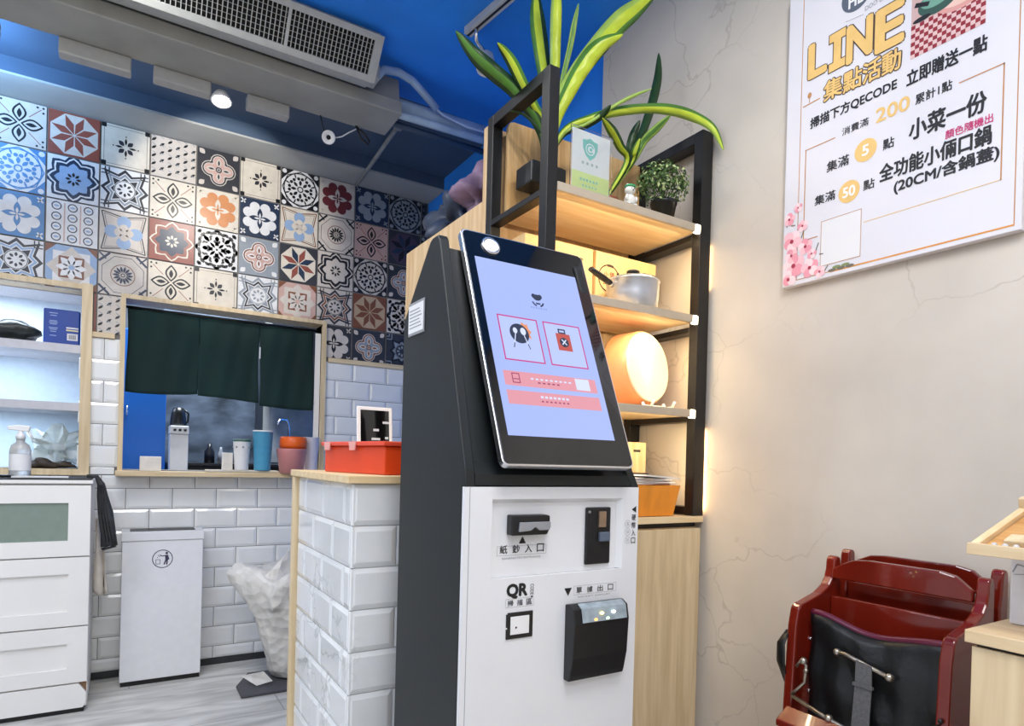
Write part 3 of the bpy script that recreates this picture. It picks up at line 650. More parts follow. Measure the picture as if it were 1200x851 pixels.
for i in range(5): a.rect(sx-.026+i*.0115, .028, sx-.02+i*.0115, .033, tq, .0002)
a.build('printing', t)
# figurine
t = thing('figurine', 'little white animal figurine on a green base on the top shelf', 'figurine', (1.30, 1.465, 1.925))
gr = mat('green_base', hexc('3FA36B'), .4, noise=.1); cw = mat('china_white', (.75, .74, .70), .3, noise=.04)
MB().box((1.267, 1.445, 1.9245), (1.345, 1.488, 1.931), bev=.003).build('base', gr, t)
b = MB(); b.sphere((1.292, 1.467, 1.950), .0185, sc_=(1, .9, 1.1)); b.sphere((1.288, 1.463, 1.978), .0155, sc_=(1.1, 1, .9)); b.sphere((1.279, 1.463, 1.992), .005); b.sphere((1.297, 1.463, 1.992), .005)
for dx in (-.012, .012): b.sphere((1.292+dx, 1.458, 1.935), .007, sc_=(1, 1.4, .7)); b.sphere((1.292+dx*1.5, 1.46, 1.955), .006, sc_=(.8, 1, 1.6))
b.build('body', cw, t)
b = MB(); b.sphere((1.283, 1.449, 1.980), .0018); b.sphere((1.292, 1.449, 1.980), .0018); b.sphere((1.2875, 1.4475, 1.975), .002); b.build('face', M['ink'], t)
MB().lathe([(.016, -.004), (.017, 0), (.006, .006), (0, .007)], None, 16, Matrix.Translation((1.288, 1.463, 1.991))).build('cap', gr, t)
MB().box((1.313, 1.45, 1.9315), (1.335, 1.462, 1.934)).build('black_mark', M['ink'], t)
# ------------------------------------------------------------------ plants
lgm = mat('leaf_green', hexc('4C7A2E'), .35, noise=.25, nscale=14, stretch=(1, 1, .4)); lym = mat('leaf_yellow_green', hexc('B9CC3A'), .35, noise=.15, nscale=14); ldm = mat('leaf_dark', hexc('23401F'), .35, noise=.25, nscale=14); llm = mat('leaf_light_edge', hexc('9DBB55'), .35, noise=.1)
def leaf(parent, pts, w, mats=(lgm, lym, lgm), fold=.25, curl=.0, side=None):
    """strap leaf along a 3-D path; three colour bands across, gently folded"""
    P = [Vector(p) for p in pts]
    # resample
    Q = []
    for i in range(len(P)-1):
        p0, p1, p2, p3 = P[max(i-1, 0)], P[i], P[i+1], P[min(i+2, len(P)-1)]
        for k in range(6):
            s = k/6; Q.append(.5*((2*p1)+(-p0+p2)*s+(2*p0-5*p1+4*p2-p3)*s*s+(-p0+3*p1-3*p2+p3)*s**3))
    Q.append(P[-1]); n = len(Q)-1; b = MB(); rows = []
    for i, q_ in enumerate(Q):
        s = i/n; d = (Q[min(i+1, n)]-Q[max(i-1, 0)]).normalized(); v = (q_-EYE).normalized()
        a = (side or d.cross(v)).normalized() if side is None else (Vector(side)-d*Vector(side).dot(d)).normalized()
        nn = a.cross(d).normalized()
        ww = w*(.22+.78*math.sin(PI*min(.5, s*.62+.05)))*(1 if s < .70 else max(.02, math.cos((s-.70)/.30*PI/2))**.75)
        tw = curl*math.sin(s*9); a2 = a*math.cos(tw)+nn*math.sin(tw); n2 = a2.cross(d).normalized()
        rows.append([b.b.verts.new(q_+a2*ww*u/2+n2*(abs(u)*ww*fold+ww*.05*math.sin(s*40+u*2))) for u in (-1, -.45, 0, .45, 1)])
    for i in range(n):
        for k, mi_ in enumerate((0, 1, 1, 2)):
            f = b.b.faces.new((rows[i][k], rows[i][k+1], rows[i+1][k+1], rows[i+1][k])); f.smooth = True; f.material_index = b.mi(mats[mi_])
    o = b.build('leaf', None, parent); s_ = o.modifiers.new('t', 'SOLIDIFY'); s_.thickness = .0008; return o
t = thing('potted_dracaena', 'large striped dragon plant with long leaves behind the left frame post', 'plant', (1.085, 1.62, 1.925))
part(t, 'planter', M['plastic'], (1.022, 1.60, 1.992), (1.15, 1.69, 2.056), .004); part(t, 'soil', mat('soil', (.03, .02, .015), .9, noise=.4), (1.03, 1.608, 2.056), (1.142, 1.682, 2.060))
for x_, y_ in ((1.075, 1.61), (1.14, 1.61), (1.075, 1.68), (1.14, 1.68)): part(t, 'leg', M['black'], (x_-.004, y_-.004, 1.9232), (x_+.004, y_+.004, 1.9915))
BP = Vector((1.085, 1.62, 2.06))
MB().tube([BP, BP+Vector((.0, 0, .03))], [.013, .010], None).build('stem', ldm, t)
def pl(y0, *pts):
    """leaf path from photo points; y runs linearly between the two given depths"""
    n = len(pts)-1; return [px(1, y0[0]+(y0[1]-y0[0])*i/n, *p) for i, p in enumerate(pts)]
def L1(yy, pts, w, **k): return leaf(t, [BP]+pl(yy, *pts), w, **k)
L1((1.62, 1.60), ((636, 160), (622, 130), (600, 103), (578, 84), (556, 64), (534, 36)), .046, mats=(ldm, lgm, ldm))
L1((1.62, 1.56), ((640, 150), (626, 125), (612, 98), (598, 70), (583, 50)), .034, mats=(lgm, lym, ldm))
L1((1.64, 1.74), ((643, 120), (638, 85), (633, 50), (629, 15), (628, -15)), .050, mats=(ldm, lym, lgm))
L1((1.62, 1.60), ((647, 130), (650, 85), (651, 40), (652, 0), (652, -25)), .034, mats=(lym, lym, llm))
L1((1.62, 1.56), ((652, 130), (660, 90), (668, 55), (673, 28), (678, 4)), .017, mats=(llm, lgm, llm))
L1((1.60, 1.50), ((655, 125), (672, 92), (696, 60), (724, 28), (748, 8), (772, -12)), .062, mats=(lgm, lym, llm), fold=.2)
L1((1.60, 1.50), ((652, 140), (668, 105), (682, 80), (702, 55), (730, 40)), .050, mats=(lym, lym, lgm), fold=.2)
L1((1.60, 1.38), ((660, 153), (690, 139), (726, 131), (768, 128), (804, 133), (834, 148), (848, 176)), .032, mats=(llm, lym, lgm), curl=.35)
L1((1.60, 1.44), ((662, 156), (688, 145), (720, 124), (743, 112), (764, 104)), .010, mats=(llm, llm, llm))
L1((1.62, 1.5), ((660, 158), (684, 148), (704, 136), (716, 123)), .022, mats=(ldm, ldm, ldm))
L1((1.60, 1.63), ((640, 165), (634, 155), (615, 135), (598, 130)), .008, mats=(ldm, ldm, ldm))
BP = Vector((1.305, 1.60, 2.0))
t = thing('potted_dracaena', 'smaller dark leaved dragon plant between the sign and the bushy plant', 'plant', (1.305, 1.60, 1.925))
MB().lathe([(0, 1.9245), (.032, 1.9245), (.042, 1.985), (.045, 1.985), (.045, 1.997), (.040, 1.997), (.037, 1.985), (0, 1.985)], None, 24, Matrix.Translation((1.305, 1.60, 0))).build('pot', mat('terracotta', hexc('8A4A30'), .7, noise=.1), t)
MB().tube([BP-Vector((0, 0, .015)), BP+Vector((.004, 0, .03)), BP+Vector((.0, 0, .06))], [.011, .009, .006], None).build('stem', ldm, t)
L1((1.59, 1.62), ((740, 185), (752, 158), (764, 122), (771, 90), (772, 62)), .030, mats=(ldm, ldm, ldm))
L1((1.58, 1.50), ((735, 190), (727, 172), (718, 155), (706, 138)), .030, mats=(ldm, lym, lgm))
L1((1.59, 1.56), ((736, 190), (738, 172), (743, 156), (750, 141)), .026, mats=(ldm, ldm, ldm))
L1((1.59, 1.55), ((741, 190), (755, 165), (770, 150), (786, 135)), .026, mats=(llm, lgm, llm))
L1((1.59, 1.55), ((739, 192), (744, 178), (750, 162)), .024, mats=(lgm, lym, lgm))
# bushy plant
cx, cy, z0 = 1.458, 1.495, 1.9245
t = thing('potted_shrub', 'small bushy green plant in a black pot at the right of the top shelf', 'plant', (cx, cy, z0))
MB().lathe([(0, z0), (.030, z0), (.0405, z0+.058), (.0425, z0+.058), (.0425, z0+.068), (.038, z0+.068), (.036, z0+.058), (0, z0+.058)], None, 28, Matrix.Translation((cx, cy, 0))).build('pot', M['plastic'], t)
rnd = random.Random(5); b1, b2, b3 = MB(), MB(), MB(); cc = Vector((cx-.005, cy, z0+.125))
for i in range(900):
    d = Vector((rnd.gauss(0, 1), rnd.gauss(0, 1), rnd.gauss(.25, .9))).normalized(); rr = rnd.uniform(.45, 1)**.6
    p = cc+Vector((d.x*.096, d.y*.078, d.z*.072))*rr
    if p.z < z0+.06: continue
    n = (d+Vector((rnd.uniform(-.8, .8), rnd.uniform(-.8, .8), rnd.uniform(-.4, .9)))).normalized(); a = n.orthogonal().normalized(); a.rotate(Matrix.Rotation(rnd.uniform(0, 6.3), 3, n)); c_ = n.cross(a)
    L_, W_ = rnd.uniform(.010, .017), rnd.uniform(.003, .005); mb = b1 if i % 5 else b2
    mb.face([p-a*L_*.5, p+c_*W_+n*.001, p+a*L_*.5, p-c_*W_+n*.001])
for i in range(40):
    d = Vector((rnd.gauss(0, 1), rnd.gauss(0, 1), rnd.gauss(.4, .8))).normalized(); b3.tube([(cx, cy, z0+.058), cc+Vector((d.x*.07, d.y*.06, d.z*.05))], .0009, None, 5)
lab(b1.build('foliage', mat('shrub_green', hexc('4E6B35'), .5, noise=.3, nscale=60), t), 'dense small dark green leaves'); lab(b2.build('pale_leaf_tips', mat('shrub_pale', hexc('B9C98C'), .5), t), 'pale green leaf tips'); b3.build('stems', ldm, t)
# ================================================================== KIOSK
KX0, KX1, KY, KB = .553, .992, 1.07, 1.40
t = kiosk = thing('ordering_kiosk', 'tall black and white self ordering kiosk with a tilted touch screen', 'kiosk', (.77, 1.24, 0))
side = [(KY+.012, .0), (KB, .0), (KB, 1.47), (1.262, 1.617), (1.250, 1.622), (1.222, 1.622), (1.214, 1.612), (KY+.004, 1.135), (KY, 1.10), (KY+.012, 1.103)]
for x0, x1 in ((KX0, KX0+.022), (KX1-.022, KX1)):
    b = MB().prism([(x0, y, z) for y, z in side], (x1-x0, 0, 0), bev=.0025)
    if x0 > .8:
        for v_ in b.b.verts:
            if v_.co.z > 1.105: v_.co.x -= .055*min(1, (v_.co.z-1.105)/.12)+.02*(v_.co.z-1.105)
    b.build('side_shell', M['kblack'], t)
inner = [(KY+.016, .01), (KB-.003, .01), (KB-.003, 1.465), (1.262, 1.603), (1.245, 1.607), (1.10, 1.15), (1.073, 1.125), (KY+.002, 1.104), (KY+.016, 1.102)]
b = MB().prism([(KX0+.0225, y, z) for y, z in inner], (KX1-KX0-.045, 0, 0))
for v_ in b.b.verts:
    if v_.co.z > 1.105 and v_.co.x > .8: v_.co.x -= .055*min(1, (v_.co.z-1.105)/.12)+.02*(v_.co.z-1.105)
b.build('cabinet_shell', M['kblack'], t)
# white front door with the recessed upper panel
RX0, RX1, RZ0, RZ1 = .614, .948, .921, 1.077
fr = MB()
fr.box((KX0, KY, .03), (KX1, KY+.010, RZ0)); fr.box((KX0, KY, RZ1), (KX1, KY+.010, 1.101)); fr.box((KX0, KY, RZ0), (RX0, KY+.010, RZ1)); fr.box((RX1, KY, RZ0), (KX1, KY+.010, RZ1)); fr.box((RX0, KY+.0112, RZ0), (RX1, KY+.0115, RZ1))
for q0, q1, q2, q3 in (((RX0, RZ1), (RX1, RZ1), (RX1-.012, RZ1-.008), (RX0+.004, RZ1-.008)), ((RX1, RZ1), (RX1, RZ0), (RX1-.012, RZ0+.002), (RX1-.012, RZ1-.008))):
    fr.face([(q0[0], KY, q0[1]), (q1[0], KY, q1[1]), (q2[0], KY+.011, q2[1]), (q3[0], KY+.011, q3[1])])
bmesh.ops.recalc_face_normals(fr.b, faces=fr.b.faces[:])
door = fr.build('front_door', M['kwhite'], t)
MB().box((KX0+.0105, KY-.0006, .032), (KX0+.0115, KY, 1.10)).build('fold_seam', M['grey'], door)
# banknote slot
A = Art((0, KY+.0112, 0), (1, 0, 0), (0, 0, 1), (0, -1, 0)); p0, p1 = A.uv(593, 627), A.uv(638, 602)
ns = MB().prism([(p0[0], KY+.0110, p0[1]), (p1[0]-.006, KY+.0110, p0[1]), (p1[0], KY+.0110, p0[1]+.012), (p1[0], KY+.0110, p1[1]-.002), (p1[0]-.010, KY+.0110, p1[1]), (p0[0], KY+.0110, p1[1])], (0, -.022, 0), bev=.003).build('banknote_slot', M['plastic'], t)
cxn = (p0[0]+p1[0])/2; zc_ = (p0[1]+p1[1])/2
MB().prism([(p0[0]+.014, KY-.0115, p0[1]+.008), (cxn-.004, KY-.0115, p0[1]+.010), (cxn+.006, KY-.0115, p0[1]+.017), (cxn+.016, KY-.0115, p0[1]+.010), (p1[0]-.006, KY-.0115, p0[1]+.010), (p1[0]-.003, KY-.0115, p0[1]+.016), (p1[0]-.003, KY-.0115, p1[1]-.014), (p0[0]+.016, KY-.0115, p1[1]-.014)], (0, -.006, 0), bev=.001).build('slot_lip', M['grey'], ns)
# coin unit
p0, p1 = A.uv(683, 664), A.uv(714, 594)
cu = MB().box((p0[0]+.001, KY+.004, p0[1]+.004), (p1[0], KY+.0112, p1[1]), bev=.0032).build('coin_unit', M['plastic'], t)
w_, h_ = p1[0]-p0[0], p1[1]-p0[1]
MB().box((p0[0]+w_*.46, KY-.002, p0[1]+h_*.66), (p0[0]+w_*.74, KY+.004, p0[1]+h_*.93), bev=.001).build('coin_chute', mat('bronze_metal', (.45, .33, .24), .3, .8, noise=.2), cu)
MB().box((p0[0]+w_*.49, KY-.004, p0[1]+h_*.42), (p0[0]+w_*.90, KY+.004, p0[1]+h_*.58), bev=.002).build('return_button', mat('slate_button', (.10, .13, .18), .3), cu)
MB().lathe([(.003, 0), (.003, .002), (0, .002)], None, 12, Matrix.Translation((p0[0]+w_*.12, KY+.004, p1[1]-.010)) @ Matrix.Rotation(PI/2, 4, 'X')).build('screw', M['grey'], cu)
# QR reader window
A0 = Art((0, KY, 0), (1, 0, 0), (0, 0, 1), (0, -1, 0)); p0, p1 = A0.uv(592, 750), A0.uv(624, 715)
qr = MB().box((p0[0], KY-.003, p0[1]), (p1[0], KY, p1[1]), bev=.0014).build('code_reader', M['plastic'], t)
MB().box((p0[0]+.009, KY-.0045, p0[1]+.009), (p1[0]-.010, KY-.0031, p1[1]-.008), bev=.0005).build('reader_window', M['white'], qr)
MB().lathe([(.0022, 0), (0, .001)], None, 12, Matrix.Translation((p0[0]+.022, KY-.0046, p1[1]-.030)) @ Matrix.Rotation(PI/2, 4, 'X')).build('lens_dot', M['ink'], qr)
for zf in (.3, .72): MB().box((p0[0]-.0005, KY-.0035, p0[1]+.07*zf), (p0[0]+.0015, KY-.0005, p0[1]+.07*zf+.003)).build('notch', M['white'], qr)
# receipt printer
p0, p1 = A0.uv(660, 788), A0.uv(722, 703)
x0, x1, z0, z1 = p0[0], p0[0]+.148, p0[1]+.008, p1[1]-.012
z0 = .698; z1 = .856
prof = [(0, z0), (0, z1), (-.012, z1+.002), (-.028, z1-.006), (-.034, z1-.035), (-.030, z0+.05), (-.022, z0+.012), (-.018, z0)]
pr = MB().prism([(x0, KY+y-.0002, z) for y, z in prof], (x1-x0, 0, 0), bev=.002).build('receipt_printer', M['plastic'], t)
glz = mat('smoky_lip', (.30, .36, .40), .15, noise=.25, nscale=40)
lipf = [(-.0165, z1+.001), (-.0295, z1-.007), (-.0355, z1-.034), (-.0362, z1-.034), (-.0305, z1-.006), (-.0168, z1+.0025)]
MB().prism([(x0+.02, KY+y-.0004, z) for y, z in lipf], (x1-x0-.028, 0, 0)).build('printer_lip', glz, pr)
for i, (c_, e_) in enumerate((((1, .35, .08), 2), ((1, .75, .2), 5), ((.35, .9, .3), 3), ((.9, 1, .9), 4))):
    MB().sphere((x0+.055+i*.016, KY-.0355, z1-.030+(.012 if i % 2 else 0)), .0030, sc_=(1.6, .5, 1)).build('indicator_light', mat('indicator_%d' % i, c_, .4, em=c_, es=e_), pr)
MB().box((x1-.0005, KY-.022, z0+.04), (x1+.002, KY-.008, z0+.062), bev=.0006).build('latch', M['grey'], pr)
# lock
q_ = A0.uv(726, 764)
lk = MB().lathe([(.0088, 0), (.0088, .005), (.0072, .009), (.004, .010), (.004, .007), (0, .007)], None, 20, Matrix.Translation((.953, KY, q_[1]+.002)) @ Matrix.Rotation(PI/2, 4, 'X')).build('lock', mat('worn_metal', (.35, .32, .27), .3, .9, noise=.3), t)
# printing on the front
a = Art((0, KY, 0), (1, 0, 0), (0, 0, 1), (0, -1, 0)); ar2 = Art((0, KY+.0112, 0), (1, 0, 0), (0, 0, 1), (0, -1, 0))
def tri(A_, u, v, r, m, down=False, left=False):
    P = [(-1, -.8), (1, -.8), (0, .95)]
    if down: P = [(x, -y) for x, y in P]
    if left: P = [(-y, x) for x, y in P]
    A_.poly([(u+x*r, v+y*r) for x, y in P], m, .0008)
u, v = ar2.uv(612, 633); tri(ar2, u, v, .0085, M['ink'])
p0, p1 = ar2.uv(582, 652), ar2.uv(640, 637); ar2.frame(p0[0], p0[1], p1[0], p1[1]-.001, .0006, M['greyink'])
for i, ch in enumerate('紙鈔入口'):
    wbx = (p1[0]-p0[0])/4; ar2.text(ch, p0[0]+wbx*(i+.22), p0[1]+.004, p0[0]+wbx*(i+.80), p0[1]+.0205, M['ink'], .015)
ar2.text("BANKNOTE'S ENTRANCE", p0[0]+.012, p0[1]-.0075, p1[0]-.014, p0[1]-.0035, M['greyink'])
ar2.build('printing', t)
p0, p1 = a.uv(594, 702), a.uv(617.5, 683); a.text('QR', p0[0], p0[1], p1[0], p1[1]-.001, M['ink'], .06)
p0, p1 = a.uv(621, 699), a.uv(625.5, 684); a.text('CODE', p0[0], p0[1]+.003, p1[0], p1[1], M['ink'], .0, rot=1); tri(a, (p0[0]+p1[0])/2, p0[1]-.001, .0028, M['ink'], down=True)
p0, p1 = a.uv(592, 713), a.uv(625, 704); a.frame(p0[0], p0[1], p1[0], p0[1]+.0175, .0005, M['greyink'])
for i, ch in enumerate('掃描區'): wbx = (p1[0]-p0[0])/3; a.text(ch, p0[0]+wbx*(i+.22), p0[1]+.003, p0[0]+wbx*(i+.82), p0[1]+.0145, M['ink'], .01)
u, v = a.uv(665.5, 693.5); tri(a, u, v, .0095, M['ink'], down=True)
p0, p1 = a.uv(672, 697), a.uv(721, 686); a.frame(p0[0], p0[1]-.001, p1[0]+.002, p0[1]+.018, .0005, M['greyink'])
for i, ch in enumerate('單據出口'): wbx = (p1[0]-p0[0])/4; a.text(ch, p0[0]+wbx*(i+.24), p0[1]+.002, p0[0]+wbx*(i+.76), p0[1]+.0148, M['ink'], .01)
a.text('RECEIPT EXPORT', p0[0]+.012, p0[1]-.0075, p1[0]-.014, p0[1]-.0045, M['greyink'])
u, v = a.uv(743, 597); tri(a, u, v, .0075, M['ink'], left=True)
for i, ch in enumerate('硬幣入口'):
    u, v = a.uv(742.5-i*.3, 606.5+i*9); a.text(ch, u-.006, v-.0065, u+.006, v+.0065, M['ink'], .012)
for i, ch in enumerate(('5', '10', '50')):
    u, v = a.uv(735.5-i*.2, 614+i*9.5); a.ring(u, v, .008, .0007, M['greyink']); a.text(ch, u-.0032, v-.0034, u+.0032, v+.0034, M['greyink'])
lab(a.build('printing', t), 'black Chinese lettering and arrows for coins, receipts and code reader')
# monitor
bl = Vector((.612, 1.03, 1.1435)); th = math.radians(22.3); Vv = Vector((0, math.sin(th), math.cos(th))); Nn = Vector((0, -math.cos(th), math.sin(th))); WW, HH = .330, .553
def rrect(w, h, r, n=6, ins=0):
    P = []
    for cx_, cy_, a0 in ((w-r, h-r, 0), (r, h-r, PI/2), (r, r, PI), (w-r, r, 1.5*PI)):
        P += [(cx_+(r-ins)*math.cos(a0+PI/2*k/n), cy_+(r-ins)*math.sin(a0+PI/2*k/n)) for k in range(n+1)]
    return P
S = Art(bl, (1, 0, 0), Vv, Nn)
def slab_on(A_, P, d0, d1, name, m, parent, bev=0.): 
    b = MB(); b.prism([A_.at(u, v, d0) for u, v in P], A_.N*(d1-d0), bev=bev); return b.build(name, m, parent)
mon = slab_on(S, rrect(WW, HH, .014), -.016, -.0005, 'monitor_frame', M['chrome'], t, .0015)
S2 = [(u+.0045, v+.0045) for u, v in rrect(WW-.009, HH-.009, .011)]
slab_on(S, S2, -.0004, .0012, 'monitor_glass', M['glass_black'], t)
slab_on(S, [(.03, .02), (WW-.03, .02), (WW-.03, HH-.06), (.03, HH-.06)], -.045, -.0162, 'monitor_back', M['kblack'], t, .003)
s00, s10, s11, s01 = S.uv(597, 511), S.uv(721.3, 516.5), S.uv(671.8, 325), S.uv(554, 300.3)
SX0, SX1, SZ0, SZ1 = (s00[0]+s01[0])/2, (s10[0]+s11[0])/2, (s00[1]+s10[1])/2, (s01[1]+s11[1])/2
def scol(n, h, es=1.): return mat('screen_'+n, (.01, .01, .01), .3, em=hexc(h), es=.72)
ES = .9
sw, sh_ = SX1-SX0, SZ1-SZ0
D = Art(S.at(SX0, SZ0), (1, 0, 0), Vv, Nn)
bgc = scol('bg', 'A9BBFA')
D.rect(0, 0, sw, sh_, bgc, .0016)
pkm, dkm, slm, redm = scol('pink', 'C93C86', .7), scol('dark', '26324E', .4), scol('salmon', 'E39AA8', .75), scol('bag_red', 'C0524A', .6)
wht = scol('lit', 'D9E3FF', .9); orm = scol('orange', 'E8956A', .7)
cxs = sw*.5
# chef emblem on top
eu, ev = sw*.53, sh_*.80
D.disc(eu, ev+.004, .011, dkm, .0020, ry=.008); D.disc(eu-.008, ev+.007, .006, dkm, .0021); D.disc(eu+.008, ev+.007, .006, dkm, .0021); D.ring(eu, ev-.004, .017, .004, dkm, .0021, a=PI*1.1, b=PI*1.4); D.ring(eu, ev-.004, .017, .004, dkm, .0021, a=PI*1.6, b=PI*1.9); D.rect(eu-.006, ev-.014, eu+.006, ev-.010, dkm, .0021)
for i in range(7): D.rect(eu-.022+i*.0065, ev-.026, eu-.018+i*.0065, ev-.022, scol('soft', '8FA0DA', .7), .0020)
def fr_px(c1, c2): 
    a_, b_ = S.uv(*c1), S.uv(*c2); return a_[0]-SX0, a_[1]-SZ0, b_[0]-SX0, b_[1]-SZ0
BX = [(sw*.10, sh_*.405, sw*.475, sh_*.665), (sw*.53, sh_*.405, sw*.905, sh_*.665)]
for x0, y0, x1, y1 in BX:
    D.rect(x0, y0, x1, y1, scol('panel', 'B9C8FC', .8), .0018); D.frame(x0, y0, x1, y1, .0032, pkm, .0022)
x0, y0, x1, y1 = BX[0]; cu_, cv_ = (x0+x1)/2, y0+(y1-y0)*.62
D.poly([(cu_+.008, cv_+.030), (cu_+.016, cv_+.024), (cu_+.022, cv_+.026), (cu_+.024, cv_+.014), (cu_+.030, cv_+.008), (cu_+.024, cv_), (cu_+.028, cv_-.010), (cu_, cv_)], orm, .0023)
D.disc(cu_-.002, cv_, .024, dkm, .0025)
for sx_, rr in ((-1, .0055), (1, .007)):
    D.disc(cu_+sx_*.010-.002, cv_+.006, rr, wht, .0028, ry=rr*1.3); D.line([(cu_+sx_*.010-.002, cv_), (cu_-sx_*-.019-.002, cv_-.034)], .0022, wht, .0028)
    D.line([(cu_+sx_*.0165-.002, cv_-.024), (cu_+sx_*.020-.002, cv_-.036)], .0022, dkm, .0029)
D.text('內用', cu_-.012, y0+.024, cu_+.010, y0+.034, dkm); D.text('Eat In', cu_-.014, y0+.007, cu_+.014, y0+.016, dkm)
x0, y0, x1, y1 = BX[1]; cu_, cv_ = (x0+x1)/2-.002, y0+(y1-y0)*.60
D.rect(cu_-.019, cv_-.025, cu_+.019, cv_+.018, redm, .0024); D.frame(cu_-.011, cv_+.018, cu_+.009, cv_+.030, .0035, dkm, .0025)
D.disc(cu_, cv_-.004, .012, dkm, .0026); D.line([(cu_-.006, cv_-.010), (cu_+.006, cv_+.003)], .003, wht, .0028); D.line([(cu_+.006, cv_-.010), (cu_-.006, cv_+.003)], .003, wht, .0028)
D.text('外帶', cu_-.012, y0+.024, cu_+.012, y0+.034, dkm); D.text('Take Out', cu_-.021, y0+.007, cu_+.022, y0+.016, dkm)
for f0, f1 in ((.265, .345), (.165, .240)):
    D.rect(sw*.06, sh_*f0, sw*.94, sh_*f1, slm, .0018)
D.frame(sw*.13, sh_*.28, sw*.20, sh_*.335, .0022, scol('plumline', '9A3566', .5), .0022); D.rect(sw*.14, sh_*.30, sw*.19, sh_*.305, scol('plumline', '9A3566', .5), .0022)
D.rect(sw*.73, sh_*.275, sw*.87, sh_*.34, wht, .0020)
for i in range(9): D.rect(sw*(.30+i*.045), sh_*.307, sw*(.325+i*.045), sh_*.316, wht, .0020); 
for i in range(5): D.rect(sw*(.36+i*.045), sh_*.288, sw*(.385+i*.045), sh_*.296, scol('plumline', '9A3566', .5), .0020)
for i in range(7): D.rect(sw*(.36+i*.04), sh_*.208, sw*(.385+i*.04), sh_*.220, wht, .0020); D.rect(sw*(.36+i*.04), sh_*.186, sw*(.38+i*.04), sh_*.194, scol('plumline', '9A3566', .5), .0020)
lab(D.build('touch_screen', t), 'lit pale blue touch screen with two order buttons and pink bars')
# glowing disc and ring built in for a ceiling lamp's reflection on the glass
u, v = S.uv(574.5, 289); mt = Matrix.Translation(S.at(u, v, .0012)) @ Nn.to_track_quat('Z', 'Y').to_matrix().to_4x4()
cl = MB().lathe([(.0225, 0), (.0225, .003), (.020, .0045), (.0165, .003), (0, .002)], None, 32, mt).build('reflection_ring', M['chrome'], t)
MB().lathe([(.0155, .0022), (.0145, .0045), (0, .005)], None, 28, mt).build('reflection_disc', mat('reflection_glow', (1, 1, 1), .4, em=(1, .98, .94), es=1.6), cl)
# sticker on the side
A = Art((KX0-.0002, 0, 0), (0, -1, 0), (0, 0, 1), (-1, 0, 0)); p = [A.uv(*q) for q in ((480, 393), (498, 387), (498, 352), (480, 359))]
u0, u1 = (p[0][0]+p[3][0])/2, (p[1][0]+p[2][0])/2; v0, v1 = (p[0][1]+p[1][1])/2, (p[2][1]+p[3][1])/2
hold = MB().box((KX0-.003, -u1, v0-.004), (KX0-.0002, -u0, v1+.004), bev=.001).build('card_holder', M['grey'], t)
A = Art((KX0-.0032, 0, 0), (0, -1, 0), (0, 0, 1), (-1, 0, 0)); A.rect(u0+.002, v0+.002, u1-.002, v1-.002, M['white'], .0002)
for i in range(6): A.rect(u0+.008, v0+.012+i*(v1-v0-.02)/6, u1-.010-(i % 3)*.006, v0+.0145+i*(v1-v0-.02)/6, M['greyink'], .0005)
A.build('card', hold)
# ================================================================== POSTER
PX = 1.597
t = thing('wall_poster', 'white promotional poster board with gold lettering hanging on the plaster wall', 'poster', (PX, .87, 1.667))
PY1, PY0, PZ0, PZ1 = 1.155, .588, 1.667, 2.50
part(t, 'board', mat('board_edge', (.75, .72, .75), .5), (PX+.001, PY0, PZ0), (XR-.001, PY1, PZ1), .001)
a = Art((PX+.0005, PY1, PZ0), (0, -1, 0), (0, 0, 1), (-1, 0, 0)); W, Hh = PY1-PY0, PZ1-PZ0
a.rect(.001, .001, W-.001, Hh-.001, M['paper'], .0001)
u0 = a.uv(935, 250)[0]; u1 = a.uv(1189, 264)[0]; vb = a.uv(1188, 264)[1]
a.frame(u0, vb, u1, Hh-.03, .0022, M['copper'], .0004); a.rect(u0+.1, vb-.0015, u1, vb+.0025, mat('orange_gold', hexc('D9923F'), .4), .0006)
A_ = [a.uv(*q) for q in ((944, 177), (944, 282), (1177.5, 210), (1178, 72))]
bu0, bu1 = A_[0][0], A_[3][0]; bv0, bv1 = (A_[1][1]+A_[2][1])/2, (A_[0][1]+A_[3][1])/2
tt = .0028
a.rect(bu0, bv0, bu0+tt, bv1, M['copper'], .0006); a.rect(bu1-tt, bv0, bu1, bv1, M['copper'], .0006); a.rect(bu0, bv1-tt, a.uv(979, 162)[0], bv1, M['copper'], .0006); a.rect(a.uv(1124, 96)[0], bv1-tt, bu1, bv1, M['copper'], .0006)
a.rect(bu0, bv0, a.uv(958, 280)[0], bv0+tt, M['copper'], .0006); a.rect(a.uv(1012, 262)[0], bv0, bu1, bv0+tt*.6, M['gold'], .0006)
# blank square where the code stood
c_ = [a.uv(*q) for q in ((961, 313), (1010, 244))]; a.rect(c_[0][0], c_[0][1], c_[1][0], c_[0][1]+.122, mat('print_white', (.74, .74, .75), .45), .0008); a.frame(c_[0][0], c_[0][1], c_[1][0], c_[0][1]+.122, .0015, M['copper'], .0010)
out = mat('dark_outline', hexc('4A3C33'), .5)
def tp(body, A0_, A1_, h, m, bold=0., d=.0009, skew=0.): a.tpx(body, A0_, A1_, h, m, bold, d, skew)
